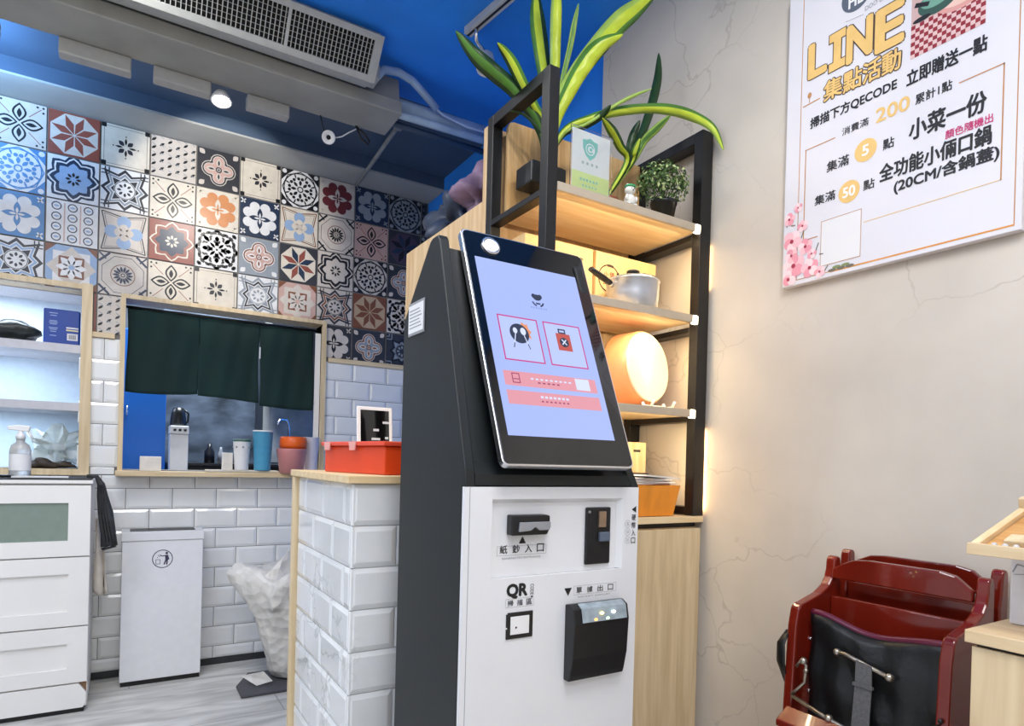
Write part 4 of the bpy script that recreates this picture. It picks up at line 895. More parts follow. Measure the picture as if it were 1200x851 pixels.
# LINE letters, outlined, each a little larger than the last
for ch, (xa, ya), (xb, yb), h in (('L', (949, 72), (968, 65), .088), ('I', (974, 62), (989, 56), .090), ('N', (994, 52), (1021, 41), .092), ('E', (1028, 36), (1058, 25), .100)):
    A1, B1 = a.uv(xa, ya), a.uv(xb, yb); v = (A1[1]+B1[1])/2
    if ch == 'I':
        cu_ = (A1[0]+B1[0])/2
        for e, m_, d_ in ((.0075, out, .0007), (.0048, M['gold'], .0011)):
            q_, w2, h2 = .0125+e, .0055+e, h/2
            for z_ in ((v-h2-e, v-h2+.012+e), (v+h2-.012-e, v+h2+e)): a.rect(A1[0]-e, z_[0], B1[0]+e, z_[1], m_, d_)
            a.rect(cu_-w2, v-h2+.012+e, cu_+w2, v+h2-.012-e, m_, d_)
        continue
    for bo, m_, d_ in ((.080, out, .0007), (.050, M['gold'], .0011)): a.text(ch, A1[0], v-h/2, B1[0], v+h/2, m_, bo, d_)
for i, ch in enumerate('集點活動'):
    xa, xb = 966+i*22.7, 987+i*22.9; ya = 108-i*10.4
    A1, B1 = a.uv(xa, ya), a.uv(xb, ya-9); v = (A1[1]+B1[1])/2; h = .052
    for bo, m_, d_ in ((.075, out, .0007), (.022, M['gold'], .0011)): a.text(ch, A1[0], v-h/2, B1[0], v+h/2, m_, bo, d_)
tp('掃描下方QECODE', (950, 144), (1051, 100), .030, M['ink'], .03)
tp('立即贈送一點', (1063, 92), (1157, 50), .036, M['ink'], .03)
tp('消費滿', (987, 155), (1018, 142), .020, M['ink'], .01)
tp('200', (1027, 136), (1066, 120), .034, M['gold'], .03)
tp('累計1點', (1073, 117), (1116, 99), .024, M['ink'], .015)
tp('集滿', (969, 197), (995, 186), .028, M['ink'], .015); tp('點', (1035, 171), (1048, 165), .026, M['ink'], .015)
tp('小菜一份', (1066, 154), (1156, 117), .048, M['ink'], .03)
tp('集滿', (955, 236), (979, 228), .026, M['ink'], .015); tp('點', (1012, 219), (1025, 213), .025, M['ink'], .015)
tp('全功能小倆口鍋', (1031, 205), (1162, 156), .042, M['ink'], .03)
tp('顏色隨機出', (1108, 158), (1164, 138), .020, M['pink'], .015)
tp('(20CM/含鍋蓋)', (1048, 221), (1171, 177), .036, M['ink'], .03)
for q, s in (((1014.5, 176), '5'), ((995, 224.5), '50')):
    u, v = a.uv(*q); a.disc(u, v, .0285, M['gold'], .0008, 32); a.text(s, u-.008*len(s), v-.013, u+.008*len(s), v+.013, M['white'], .03, .0011)
# emblem and small line
u, v = a.uv(1004, -6); a.disc(u, v, .040, mat('emblem_grey', hexc('5A6270'), .4), .0007, 36); a.text('HE', u-.020, v-.026, u+.018, v+.006, M['white'], .03, .0010)
tp('DOO DOO', (1014, 7), (1046, -5), .011, M['greyink'], 0); a.line([a.uv(991, 26), a.uv(1012, 17)], .0012, M['greyink'])
# little spoon mark
u, v = a.uv(949, 112); a.disc(u, v, .006, M['copper'], .0008, ry=.008); a.line([(u, v), (u, v-.02)], .002, M['copper']); a.line([(a.uv(941, 131)[0], v-.024), (a.uv(961, 118)[0], v-.022)], .003, M['copper'])
# picture of pans on a checked cloth
c0_, c1_ = a.uv(1067, 67), a.uv(1155, 26); pu0, pu1, pv0, pv1 = c0_[0], c1_[0], (c0_[1]+c1_[1])/2-.004, Hh-.06
a.rect(pu0, pv0, pu1, pv1, mat('photo_ground', hexc('C9A8A4'), .5), .0006)
cr1, cr2 = mat('check_red', hexc('8E2430'), .5), mat('check_white', hexc('D9B9B6'), .5)
nx_ = 16; st = (pu1-pu0)/nx_
for i in range(nx_):
    for j in range(8):
        if pv0+(j+1)*st < pv1: a.rect(pu0+i*st, pv0+j*st, pu0+(i+1)*st, pv0+(j+1)*st, cr1 if (i+j) % 2 else cr2, .0007)
pw = pu1-pu0
a.disc(pu0+pw*.70, pv0+.095, .058, mat('pan_pink', hexc('D79C93'), .5), .0009, 32, .034); a.disc(pu0+pw*.70, pv0+.099, .050, mat('pan_blush', hexc('E8C2B4'), .5), .0010, 32, .027)
a.disc(pu0+pw*.38, pv0+.110, .045, mat('pan_green', hexc('35544A'), .5), .0011, 32, .030); a.disc(pu0+pw*.36, pv0+.118, .036, mat('pan_mint', hexc('6FA08C'), .5), .0012, 32, .020)
a.line([(pu0+pw*.05, pv0+.125), (pu0+pw*.25, pv0+.112)], .010, M['ink'], .0013); a.line([(pu0+pw*.5, pv0+.13), (pu0+pw*.8, pv0+.165)], .012, M['ink'], .0013); a.disc(pu0+pw*.15, pv0+.085, .02, M['ink'], .0012, 16, .006)
lab(a.build('printing', t), 'gold and black lettering, framed lines and a photograph of pans')
# cherry blossom print in the lower corner
f = Art((PX+.0005, PY1, PZ0), (0, -1, 0), (0, 0, 1), (-1, 0, 0)); bc = [mat('blossom_'+n, hexc(h), .5) for n, h in (('a', 'F0BDC4'), ('b', 'E79AA8'), ('c', 'F6D6D8'))]; bd = mat('blossom_heart', hexc('A8324A'), .5); twg = mat('twig_grey', hexc('6E6A5E'), .5)
rnd = random.Random(11)
for i, (u, v, r) in enumerate(((.035, .055, .034), (.085, .038, .026), (.028, .125, .030), (.07, .10, .022), (.02, .02, .026), (.06, .16, .016), (.018, .19, .018), (.045, .215, .013), (.115, .02, .016), (.028, .085, .02), (.09, .075, .014))):
    a0 = rnd.uniform(0, 1)
    for k in range(5):
        aa = a0+k*2*PI/5; f.disc(max(.003+r*.5, u+math.cos(aa)*r*.55), max(.003+r*.5, v+math.sin(aa)*r*.55), r*.5, bc[(i+k) % 3], .0012+i*.00005+k*.00001, 12)
    f.disc(u, max(.006, v), r*.2, bd, .0022+i*.00003, 8)
for k in range(9): u = .01+k*.0145; f.line([(u, .17+.02*math.sin(k*2.1)-k*.017), (u+.012, .185+.02*math.sin(k*2.1+1)-k*.017)], .003, twg, .0011)
for k in range(5): f.disc(.15+k*.012, .016+.006*(k % 2), .012, mat('leaf_olive', hexc('7C8A5A'), .5) if k % 2 else twg, .0012+k*.00002, 10, .004, .5)
lab(f.build('blossom_print', t), 'pink cherry blossom print in the lower left corner')
# ================================================================== HIGH CHAIRS (one nested into the other)
mh = M['mahog']; YA, YBc = .605, .935     # right and left side boards
def arc(cx_, cz, r, a0, a1, n=5): return [(cx_+r*math.cos(a0+(a1-a0)*k/n), cz+r*math.sin(a0+(a1-a0)*k/n)) for k in range(n+1)]
t = thing('high_chair', 'front mahogany wooden high chair with a black vinyl guard and grey strap', 'high chair', (1.44, .77, 0), 'nested high chairs by the plaster wall')
outl = arc(1.527, .924, .0135, PI*.1, PI*.95)+[(1.512, .905), (1.506, .885), (1.492, .867), (1.462, .850), (1.432, .842)]+arc(1.395, .810, .022, PI*.5, PI*.95)+[(1.366, .78), (1.361, .70), (1.345, .40), (1.31, .0), (1.35, .0), (1.40, .35), (1.50, .35), (1.52, 0), (1.555, 0), (1.545, .5), (1.541, .90)]
for y0 in (YA-.012, YBc-.012): MB().prism([(x, y0, z) for x, z in outl], (0, .024, 0), bev=.004).build('side_panel', mh, t)
rl = [(YA+.013, .885), (YA+.013, .908), (YA+.045, .934), (YA+.075, .940), (YBc-.10, .940), (YBc-.065, .936), (YBc-.035, .922), (YBc-.013, .908), (YBc-.013, .885)]
MB().prism([(1.500, y, z) for y, z in rl], (.016, 0, 0), bev=.003).build('top_rail', mh, t)
part(t, 'back_slat', mh, (1.498, YA+.013, .762), (1.514, YBc-.013, .842), .003)
part(t, 'back_slat', mh, (1.498, YA+.013, .64), (1.514, YBc-.013, .72), .003)
part(t, 'seat', mh, (1.36, YA+.013, .50), (1.52, YBc-.013, .52), .003)
# padded guard between the arms
t2 = bmesh.new(); nu, nv = 22, 14; gv = []
for j in range(nv+1):
    row = []
    for i in range(nu+1):
        u, v = i/nu, j/nv; y = YBc-.026+(YA+.014-YBc+.026)*u; top = .796+.012*math.sin(u*PI*2+1.2)+.010*math.cos(u*9)*(.3)
        z = .525+(top-.525)*v; puff = .018*math.sin(PI*u)**.5*math.sin(PI*min(1, v*.95+.03))**.5
        x = 1.412-puff*.8-.004*math.sin(u*25+v*3)*math.sin(PI*v)-.005*math.sin(v*14+u*6)
        row.append(t2.verts.new((x, y, z)))
    gv.append(row)
for j in range(nv):
    for i in range(nu): f = t2.faces.new((gv[j][i], gv[j][i+1], gv[j+1][i+1], gv[j+1][i])); f.smooth = True
topl = [v.co.copy() for v in gv[nv]]
bmesh.ops.recalc_face_normals(t2, faces=t2.faces[:])
o = MB().merge(t2).build('front_guard', M['vinyl'], t); s_ = o.modifiers.new('t', 'SOLIDIFY'); s_.thickness = .014; s_.offset = 0; lab(o, 'padded black vinyl front guard')
MB().tube([p+Vector((0, 0, .004)) for p in topl], .0075, None, 10).build('guard_trim', mat('burgundy_piping', hexc('5A1A33'), .3, noise=.1), t)
# buckles, strap, belts
b = MB(); bx = 1.382
b.tube([(bx-.004, YBc-.105, .735), (bx-.008, YBc-.115, .745), (bx-.012, YBc-.13, .745), (bx-.012, YBc-.225, .722)], .0045); b.sphere((bx-.012, YBc-.225, .722), .009); b.sphere((bx-.008, YBc-.108, .744), .008)
b.build('metal_bar', mat('worn_metal', (.35, .32, .27), .3, .9, noise=.3), t)
b = MB(); ybm = YBc-.175
b.prism([(bx-.018, ybm+.017, .742), (bx-.018, ybm-.017, .736), (bx-.021, ybm-.020, .69), (bx-.024, ybm-.018, .60), (bx-.03, ybm-.014, .50), (bx-.03, ybm+.020, .50), (bx-.024, ybm+.020, .60), (bx-.021, ybm+.016, .69)], (-.0025, 0, 0)); b.box((bx-.026, ybm-.022, .688), (bx-.018, ybm+.02, .694))
b.build('crotch_strap', M['webbing'], t)
wm = mat('worn_metal', (.4, .4, .4)); b = MB(); b.tube([(1.355, YBc-.022, .690), (1.352, YBc-.04, .715), (1.350, YBc-.05, .70), (1.352, YBc-.046, .66), (1.350, YBc-.03, .64), (1.345, YBc-.018, .625)], .0035); b.sphere((1.352, YBc-.042, .708), .0085); b.sphere((1.35, YBc-.05, .688), .006)
b.build('buckle', wm, t)
b = MB(); b.tube([(1.345, YBc-.02, .622), (1.340, YBc-.10, .604), (1.338, YBc-.19, .588), (1.338, YA+.06, .56)], .0048); b.sphere((1.338, YBc-.115, .604), .009); b.build('metal_rod', wm, t)
MB().prism([(1.335, YBc-.013, .60), (1.295, YBc-.013, .575), (1.295, YBc-.013, .56), (1.335, YBc-.013, .578)], (0, -(YBc-YA-.026), 0), bev=.003).build('foot_rest', mh, t)
b = MB()
b.tube([(1.372, YBc+.014, .765), (1.350, YBc+.017, .735), (1.350, YBc+.016, .69), (1.37, YBc+.015, .64)], [.006, .012, .013, .006], None, 8, True, .25)
b.build('side_belt', M['vinyl'], t)
b = MB(); b.tube([(1.36, YA+.002, .665), (1.345, YA+.03, .64), (1.335, YA+.06, .60), (1.335, YA+.10, .56)], [.004, .013, .018, .008], None, 8, True, .3); b.sphere((1.356, YA-.0, .672), .005)
b.build('side_belt', M['vinyl'], t)
b = MB()
for y, z in ((YBc-.0135, .745), (YBc-.0135, .62), (YA+.0135, .745)): b.sphere((1.42, y, z), .004)
b.build('screw', M['chrome'], t)
t = thing('high_chair', 'rear mahogany wooden high chair nested behind the one with the black guard', 'high chair', (1.58, .77, 0), 'nested high chairs by the plaster wall')
for y0 in (YA-.012, YBc-.012):
    P = arc(1.590, .938, .013, -.1, PI*1.0)+[(1.573, .90), (1.566, .87), (1.562, .5), (1.558, 0), (1.60, 0), (1.603, .9)]
    MB().prism([(x, y0, z) for x, z in P], (0, .024, 0), bev=.004).build('side_panel', mh, t)
rl2 = [(y, z+.008) for y, z in rl]
MB().prism([(1.572, y, z) for y, z in rl2], (.016, 0, 0), bev=.003).build('top_rail', mh, t)
for z in (.80, .68): part(t, 'back_slat', mh, (1.570, YA+.013, z), (1.584, YBc-.013, z+.072), .003)
# ================================================================== RIGHT COUNTER
t = thing('service_counter', 'light oak counter in front of the high chairs at the right edge', 'counter', (1.4, 0, 0))
part(t, 'cabinet', wood('counter_birch', hexc('C6AE88'), hexc('DAC6A0'), True, 4), (1.206, -.8, 0), (XR-.24, .495, .866), .001)
part(t, 'shadow_gap', M['black'], (1.212, -.8, .866), (XR-.25, .49, .872))
part(t, 'counter_top', M['oaky'], (1.198, -.8, .872), (XR-.225, .503, .893), .0015)
o = MB().box((1.315, -.5, .8935), (1.385, .485, 1.016), bev=.003).build('white_box', mat('frosted_white', (.66, .66, .68), .35, noise=.03), None, (1.35, 0, .8935)); 
t = thing('white_box', 'long white box on the oak counter under the slanted tray', 'box', (1.35, 0, .8935)); o.name = 'panel'; o.parent = t; o.location = (0, 0, 0)
a = Art((1.3148, .485, .8935), (0, -1, 0), (0, 0, 1), (-1, 0, 0)); a.line([(.004, .090), (.010, .104), (.030, .100), (.06, .086)], .0022, M['greyink'], .0003); a.line([(.006, .086), (.03, .090)], .0012, M['greyink'], .0003); a.build('pen_mark', t)
t = thing('slanted_tray', 'slanted oak tray with raised edges above the counter at the right edge', 'tray', (1.3, .1, 1.017))
sl = .29; mt = Matrix.Translation((1.198, 0, 1.021)) @ Matrix.Rotation(-sl, 4, 'Y')
LN = .205
def tb(n, m, a_, b_, bev=.0012): return MB().box(a_, b_, bev=bev, mtx=mt).build(n, m, t)
tb('side_board', M['oakx'], (.012, .490, -.002), (LN, .503, .012)); tb('side_board', M['oakx'], (.012, -.50, -.002), (LN, -.48, .012)); tb('back_board', M['oaky'], (LN, -.5, -.002), (LN+.016, .503, .030))
tb('bottom_panel', wood('tray_orange', hexc('B98347'), hexc('D6A566'), 'y'), (.012, -.479, -.002), (LN, .489, .004))
MB().box((1.196, -.5, 1.018), (1.209, .503, 1.037), bev=.0012).build('front_board', M['oaky'], t)
o = MB().box((.030, -.42, .0045), (.062, .462, .016), bev=.002, mtx=mt).build('wooden_ruler', M['pale'], None, (1.24, 0, 1.04)); tag(o, 'flat pale wooden slat lying in the slanted tray', 'slat')
b = MB()
for k in range(60): b.sphere(mt @ Vector((.018, .47-k*.015, .0095)), .0052, seg=8)
o = b.build('bead_string', mat('frosted_beads', (.6, .6, .6), .2, noise=.2), None, (1.22, 0, 1.03)); tag(o, 'row of frosted beads along the front of the slanted tray', 'beads', kind='stuff')
# ================================================================== LEFT CABINET
CY = 3.355; CX1 = -.113
t = thing('white_cabinet', 'white shaker style cabinet with a frosted green door and drawers', 'cabinet', (-.55, 3.57, 0))
cwm = mat('cabinet_white', (.80, .79, .77), .4, noise=.02, nscale=5); CX0 = -1.05
part(t, 'body', cwm, (CX0, CY+.021, .02), (CX1, 3.79, 1.005), .002); part(t, 'top', cwm, (CX0-.01, CY-.004, 1.006), (CX1+.006, 3.79, 1.022), .002)
b = MB(); x0, x1, z0, z1 = CX0+.004, CX1-.002, .69, .998
gx0, gx1, gz0, gz1 = x0+.08, -.195, .757, .922
b.box((x0, CY, z0), (x1, CY+.02, gz0)); b.box((x0, CY, gz1), (x1, CY+.02, z1)); b.box((x0, CY, gz0), (gx0, CY+.02, gz1)); b.box((gx1, CY, gz0), (x1, CY+.02, gz1))
d_ = b.build('door', cwm, t); MB().box((gx0, CY+.008, gz0), (gx1, CY+.014, gz1)).build('frosted_pane', mat('frosted_green_glass', (.20, .26, .22), .25, noise=.04, coat=.3), d_)
for z0, z1 in ((.385, .684), (.135, .379)):
    b = MB(); q0, q1, q2, q3 = x0+.075, -.19, z0+.062, z1-.072
    b.box((x0, CY, z0), (x1, CY+.02, q2)); b.box((x0, CY, q3), (x1, CY+.02, z1)); b.box((x0, CY, q2), (q0, CY+.02, q3)); b.box((q1, CY, q2), (x1, CY+.02, q3)); b.box((q0, CY+.012, q2), (q1, CY+.02, q3))
    b.build('drawer', cwm, t)
b = MB(); P = [(x0, .022), (x1-.012, .022), (x1-.002, .04), (x1-.001, .085), (x1-.022, .118), (x1-.03, .128), (x0, .128)]
b.prism([(x, CY, z) for x, z in P], (0, .018, 0)); b.build('plinth', cwm, t); part(t, 'chipped_corner', mat('bare_chipboard', hexc('8A6B50'), .8, noise=.3, nscale=80), (x1-.03, CY+.0185, .06), (x1-.001, CY+.0205, .13))
part(t, 'foot_strip', M['black'], (CX0+.01, CY+.01, 0), (CX1-.01, 3.78, .02))
dk = mat('dark_cloth', (.035, .037, .04), .7, noise=.3)
o = MB().box((-1.0, CY-.006, 1.0225), (-.112, 3.74, 1.028), bev=.002).build('black_mat', dk, None, (-.5, 3.55, 1.0225)); tag(o, 'thin black mat covering the top of the white cabinet', 'mat')
o = MB().box((-.40, 3.40, 1.0285), (-.20, 3.43, 1.036), bev=.001); o.box((-.36, 3.3995, 1.030), (-.23, 3.40, 1.0345), M['greyink']); o = o.build('white_strip', M['white'], None, (-.3, 3.41, 1.0285)); o.name = 'paper_strip'; tag(o, 'narrow white strip with grey print on the black mat', 'strip')
o = MB().tube([(-.60, 3.44, 1.034), (-.52, 3.40, 1.034), (-.45, 3.395, 1.034), (-.40, 3.42, 1.034), (-.39, 3.47, 1.034), (-.46, 3.50, 1.034)], .0055).build('black_cable', M['plastic'], None, (-.5, 3.43, 1.0285)); tag(o, 'loop of black cable beside the spray bottle', 'cable')
# spray bottle
cx, cy, z0 = -.378, 3.47, 1.0285
t = thing('spray_bottle', 'clear spray bottle with a white trigger head on the white cabinet', 'spray bottle', (cx, cy, z0)); tr = Matrix.Translation((cx, cy, 0))
MB().lathe([(0, z0), (.036, z0), (.039, z0+.006), (.039, z0+.115), (.032, z0+.140), (.016, z0+.152), (.015, z0+.165), (0, z0+.165)], None, 28, tr).build('bottle', mat('milky_plastic', (.86, .88, .88), .2, trans=.6, noise=.03), t)
MB().lathe([(.0395, z0+.03), (.0396, z0+.10)], None, 28, tr, cap=False).build('label_sheet', M['white'], t)
b = MB(); b.lathe([(.0, z0+.165), (.018, z0+.165), (.017, z0+.185), (.010, z0+.190), (.010, z0+.20), (0, z0+.20)], None, 20, tr)
b.prism([(cx-.045, cy-.012, z0+.205), (cx+.028, cy-.012, z0+.198), (cx+.035, cy-.012, z0+.222), (cx-.010, cy-.012, z0+.226), (cx-.045, cy-.012, z0+.220)], (0, .024, 0), bev=.003); b.tube([(cx+.026, cy, z0+.205), (cx+.035, cy, z0+.185), (cx+.040, cy, z0+.165)], .005)
b.build('trigger_head', M['white'], t)
# umbrella and cloth hanging at the cabinet's side
t = thing('folded_umbrella', 'dark folded umbrella hanging over the right side of the white cabinet', 'umbrella', (-.08, 3.45, 1.0))
MB().tube([(-.135, 3.43, 1.0375), (-.098, 3.43, 1.036), (-.080, 3.43, 1.0), (-.074, 3.43, .95), (-.060, 3.425, .87), (-.048, 3.42, .78), (-.043, 3.415, .72)], [.006, .008, .013, .018, .025, .025, .028], None, 12, True, 1.2).build('canopy', dk, t)
MB().tube([(-.045, 3.415, .719), (-.042, 3.413, .708)], [.031, .028], None, 12).build('end_cap', M['plastic'], t)
b = MB()
for k in range(3): b.tube([(-.085+k*.006, 3.405, 1.0), (-.075+k*.010, 3.397, .87), (-.055+k*.012, 3.388, .74)], .002)
b.build('rib', M['black'], t)
bm_ = bmesh.new(); rows = []
for j in range(16):
    v = j/15; rows.append([bm_.verts.new((-.103+.004*j/15+u*(.028+.03*v)+.004*math.sin(u*7+v*5), 3.50+.012*math.sin(u*9+v*2), .84-.34*v-(.05*v if u < .5 else -.0)*0-.02*math.sin(u*3)*v)) for u in [k/8 for k in range(9)]])
for j in range(15):
    for k in range(8): f = bm_.faces.new((rows[j][k], rows[j][k+1], rows[j+1][k+1], rows[j+1][k])); f.smooth = True
o = MB().merge(bm_).build('hanging_cloth', mat('beige_cloth', (.62, .57, .50), .9, noise=.08), None, (-.08, 3.5, .84)); s_ = o.modifiers.new('t', 'SOLIDIFY'); s_.thickness = .004; tag(o, 'beige cloth hanging from the side of the white cabinet', 'cloth')
# ================================================================== WASTE BIN
t = thing('waste_bin', 'slim white metal waste bin with a round tidy sign', 'waste bin', (.187, 3.70, 0))
bw_ = mat('bin_white', (.78, .79, .82), .4, noise=.02)
part(t, 'body', bw_, (.008, 3.622, .022), (.364, 3.785, .712), .002); part(t, 'base', M['black'], (.013, 3.624, 0), (.36, 3.78, .0215))
part(t, 'lid', mat('bin_lid_white', (.76, .77, .79), .35), (.004, 3.616, .713), (.369, 3.788, .757), .003); part(t, 'opening', M['black'], (.04, 3.66, .7575), (.33, 3.77, .760), .001)
a = Art((.0, 3.6218, 0), (1, 0, 0), (0, 0, 1), (0, -1, 0)); u, v = a.uv(190.5, 655); pg = mat('pictogram_purple', hexc('3A3350'), .5)
a.ring(u, v, .046, .004, pg); a.disc(u+.018, v+.028, .006, pg)
a.poly([(u+.010, v+.018), (u+.024, v+.020), (u+.030, v-.004), (u+.024, v-.006), (u+.022, v-.030), (u+.016, v-.030), (u+.017, v-.010), (u+.010, v-.030), (u+.004, v-.028), (u+.012, v-.004)], pg)
a.line([(u+.013, v+.016), (u-.004, v+.014), (u-.012, v+.020)], .0045, pg); a.frame(u-.030, v-.026, u-.010, v-.002, .0022, pg)
for q_, p_ in ((-.024, .006), (-.016, .010), (-.02, .016)): a.rect(u+q_, v+p_, u+q_+.004, v+p_+.004, pg)
a.build('pictogram', t)
# ================================================================== WHITE SACK ON A BLACK TRAY
o = MB().prism([(.50, 3.20, .001), (.95, 3.20, .001), (.95, 3.52, .001), (.58, 3.54, .001), (.50, 3.36, .001)], (0, 0, .012), bev=.004).build('floor_mat', mat('dark_grey_mat', (.07, .07, .08), .5, noise=.1), None, (.7, 3.35, 0)); tag(o, 'flat dark grey mat on the floor under the white sack', 'mat')
bm_ = bmesh.new(); rnd = random.Random(3); rings = []; NS = 60
prof = [(.0, .02), (.115, .022), (.135, .05), (.15, .12), (.175, .22), (.215, .34), (.262, .45), (.285, .52), (.255, .565), (.20, .57), (.13, .555), (.05, .54), (0, .535)]
scx, scy = .79, 3.42
PP = []
for (r0_, z0_), (r1_, z1_) in zip(prof, prof[1:]):
    for k in range(4): PP.append((r0_+(r1_-r0_)*k/4, z0_+(z1_-z0_)*k/4))
PP.append(prof[-1])
for i, (r, z) in enumerate(PP):
    ring = []
    for k in range(NS):
        a_ = 2*PI*k/NS; wv = .05*math.sin(5*a_+z*9)+.035*math.sin(11*a_-z*14)+.03*math.sin(3*a_+z*22)+.02*math.sin(17*a_+z*31)
        rr = r*(1+wv*(1 if z > .05 else .3)); zz = z+(.03*math.sin(4*a_+1)+.018*math.sin(9*a_))*(r/.28 if z > .4 else 0)
        ear = math.exp(-((a_-PI*1.03)/.12)**2)*(1 if .42 < z < .58 and r > .2 else 0); rr += ear*.05; zz += ear*.035
        
        ring.append(bm_.verts.new((scx+rr*math.cos(a_)*.97, scy+rr*math.sin(a_)*.80, max(.0135, zz))))
    rings.append(ring)
for a_, b_ in zip(rings, rings[1:]):
    for k in range(NS): f = bm_.faces.new((a_[k], a_[(k+1) % NS], b_[(k+1) % NS], b_[k])); f.smooth = True
sk = mat('sack_plastic', (.78, .76, .72), .35, noise=.06, nscale=5, trans=.15)
nt = sk.node_tree; vn = nt.nodes.new('ShaderNodeTexVoronoi'); vn.inputs['Scale'].default_value = 22; tc = nt.nodes.new('ShaderNodeTexCoord'); bp = nt.nodes.new('ShaderNodeBump'); bp.inputs['Strength'].default_value = .5; bp.inputs['Distance'].default_value = .02
nt.links.new(tc.outputs['Object'], vn.inputs['Vector']); nt.links.new(vn.outputs['Distance'], bp.inputs['Height']); nt.links.new(bp.outputs[0], nt.nodes['Principled BSDF'].inputs['Normal'])
t = thing('white_sack', 'large crumpled white plastic sack standing on the floor behind the tiled divider', 'sack', (scx, scy, .013)); MB().merge(bm_).build('sack_body', sk, t)
b = MB(); b.face([Vector(p) for p in ((.60, 3.30, .545), (.66, 3.29, .53), (.80, 3.36, .56), (.84, 3.40, .80), (.80, 3.38, .755), (.70, 3.32, .64))]); o = b.build('handle_strap', sk, t); s_ = o.modifiers.new('t', 'SOLIDIFY'); s_.thickness = .003
b = MB(); b.face([Vector(p) for p in ((.52, 3.36, .058), (.62, 3.32, .078), (.66, 3.30, .03), (.585, 3.30, .018))]); o = b.build('loose_flap', sk, t); s_ = o.modifiers.new('t', 'SOLIDIFY'); s_.thickness = .003
# ================================================================== CURTAIN
t = thing('noren_curtain', 'dark green split curtain hanging in the serving hatch', 'curtain', (.48, YW, 1.9))
cur = mat('dark_green_cloth', hexc('0A2725'), .85, noise=.25, nscale=6, stretch=(1, 1, .3)); cy0 = YW+.045
for i, (x0, x1, bl_, bc_, br_) in enumerate(((.008, .345, 1.462, 1.450, 1.475), (.340, .652, 1.468, 1.462, 1.448), (.658, .955, 1.435, 1.420, 1.425))):
    bm_ = bmesh.new(); rows = []; nu, nv = 28, 20
    for j in range(nv+1):
        v = j/nv; row = []
        for k in range(nu+1):
            u = k/nu; zb_ = bl_*(1-u)**2+2*bc_*u*(1-u)+br_*u*u; z = 1.895+(zb_-1.895)*v
            x = x0+(x1-x0)*u+.004*math.sin(v*5+i*2)*(1 if u > .9 or u < .1 else 0); y = cy0+.007*math.sin(u*8+i*1.3)*(.3+.7*v)+.003*math.sin(u*19+v*5)+i*.0006
            row.append(bm_.verts.new((x, y, z)))
        rows.append(row)
    for j in range(nv):
        for k in range(nu): f = bm_.faces.new((rows[j][k], rows[j][k+1], rows[j+1][k+1], rows[j+1][k])); f.smooth = True
    o = MB().merge(bm_).build('cloth_panel', cur, t); s_ = o.modifiers.new('t', 'SOLIDIFY'); s_.thickness = .0025
MB().tube([(.001, cy0, 1.90), (.989, cy0, 1.90)], .007, None, 12).build('rod', M['black'], t)
MB().box((.651, cy0-.012, 1.70), (.657, cy0-.010, 1.765)).build('white_tag', M['white'], t)
MB().box((.957, YW+.012, 1.064), (.988, YW+.016, 1.88)).build('daylight_strip', M['white'], t)  # white strip put in for daylight in the gap beside the curtain
# ================================================================== SILL OBJECTS
ZS = WZ0-.0045
def cup(name, label, cat, x, y, z, r0_, r1_, h, m, rim=None, grp=None):
    t = thing(name, label, cat, (x, y, z), grp)
    MB().lathe([(0, z), (r0_, z), (r0_*1.02, z+.003), (r1_, z+h), (r1_*1.03, z+h+.002), (r1_*.94, z+h+.001), (r0_*.92, z+.01), (0, z+.01)], None, 28, Matrix.Translation((x, y, 0))).build('body', m, t)
    return t
ys = YW-.045
for nme, lb, q, hh, d in (('carton', 'small white carton on the left end of the hatch sill', (.076, .172), .075, .05), ('carton', 'small white square carton left of the white paper cup on the sill', (.462, .512), .105, .05)):
    o = MB().box((q[0], ys-.02, ZS), (q[1], ys+.03, ZS+hh), bev=.003); o = o.build(nme, mat('carton_white', (.72, .68, .62), .6, noise=.08), None, ((q[0]+q[1])/2, ys, ZS)); tag(o, lb, 'carton')
o = MB().box((.38, ys-.055, ZS), (.745, ys+.04, ZS+.012), bev=.004).build('serving_tray', mat('tray_cream', (.6, .55, .45), .4, noise=.1), None, (.56, ys, ZS)); tag(o, 'flat cream tray with dark rim on the hatch sill under the cups', 'tray')
ZT = ZS+.0125
o.location.z += 0
t = cup('paper_cup', 'white paper cup with a green rim on the hatch sill', 'cup', .556, ys-.02, ZT, .034, .045, .165, M['white']); MB().lathe([(.0455, ZT+.155), (.0462, ZT+.166), (.040, ZT+.168)], None, 28, Matrix.Translation((.556, ys-.02, 0)), cap=False).build('green_rim', mat('rim_green', hexc('2F5A4A'), .5), t)
b = MB()
for k in range(8): b.sphere((.556+.0425*math.cos(k*PI/4), ys-.02+.0425*math.sin(k*PI/4), ZT+.125), .006, sc_=(1, 1, .8), seg=8)
b.build('printed_band', M['greyink'], t)
t = cup('tumbler', 'tall light blue tumbler on the hatch sill', 'tumbler', .662, ys-.03, ZT, .042, .053, .215, mat('tumbler_blue', hexc('4E9CC0'), .4, noise=.04)); MB().lathe([(.0545, ZT+.213), (.0545, ZT+.219), (.05, ZT+.221), (0, ZT+.221)], None, 28, Matrix.Translation((.662, ys-.03, 0))).build('rim', M['white'], t)
MB().lathe([(.0482, ZT+.108), (.0492, ZT+.112), (.049, ZT+.116)], None, 28, Matrix.Translation((.662, ys-.03, 0)), cap=False).build('band', mat('tumbler_blue', (1, 1, 1)), t)
cxp = .812; yp = ys-.055
t = thing('food_box', 'translucent pink food box with an orange lid on the hatch sill', 'food box', (cxp, yp, ZS))
pkp = mat('pink_plastic', hexc('F0A2A0'), .3, trans=.25, noise=.04); orp = mat('orange_plastic', hexc('E8631C'), .35, noise=.05)
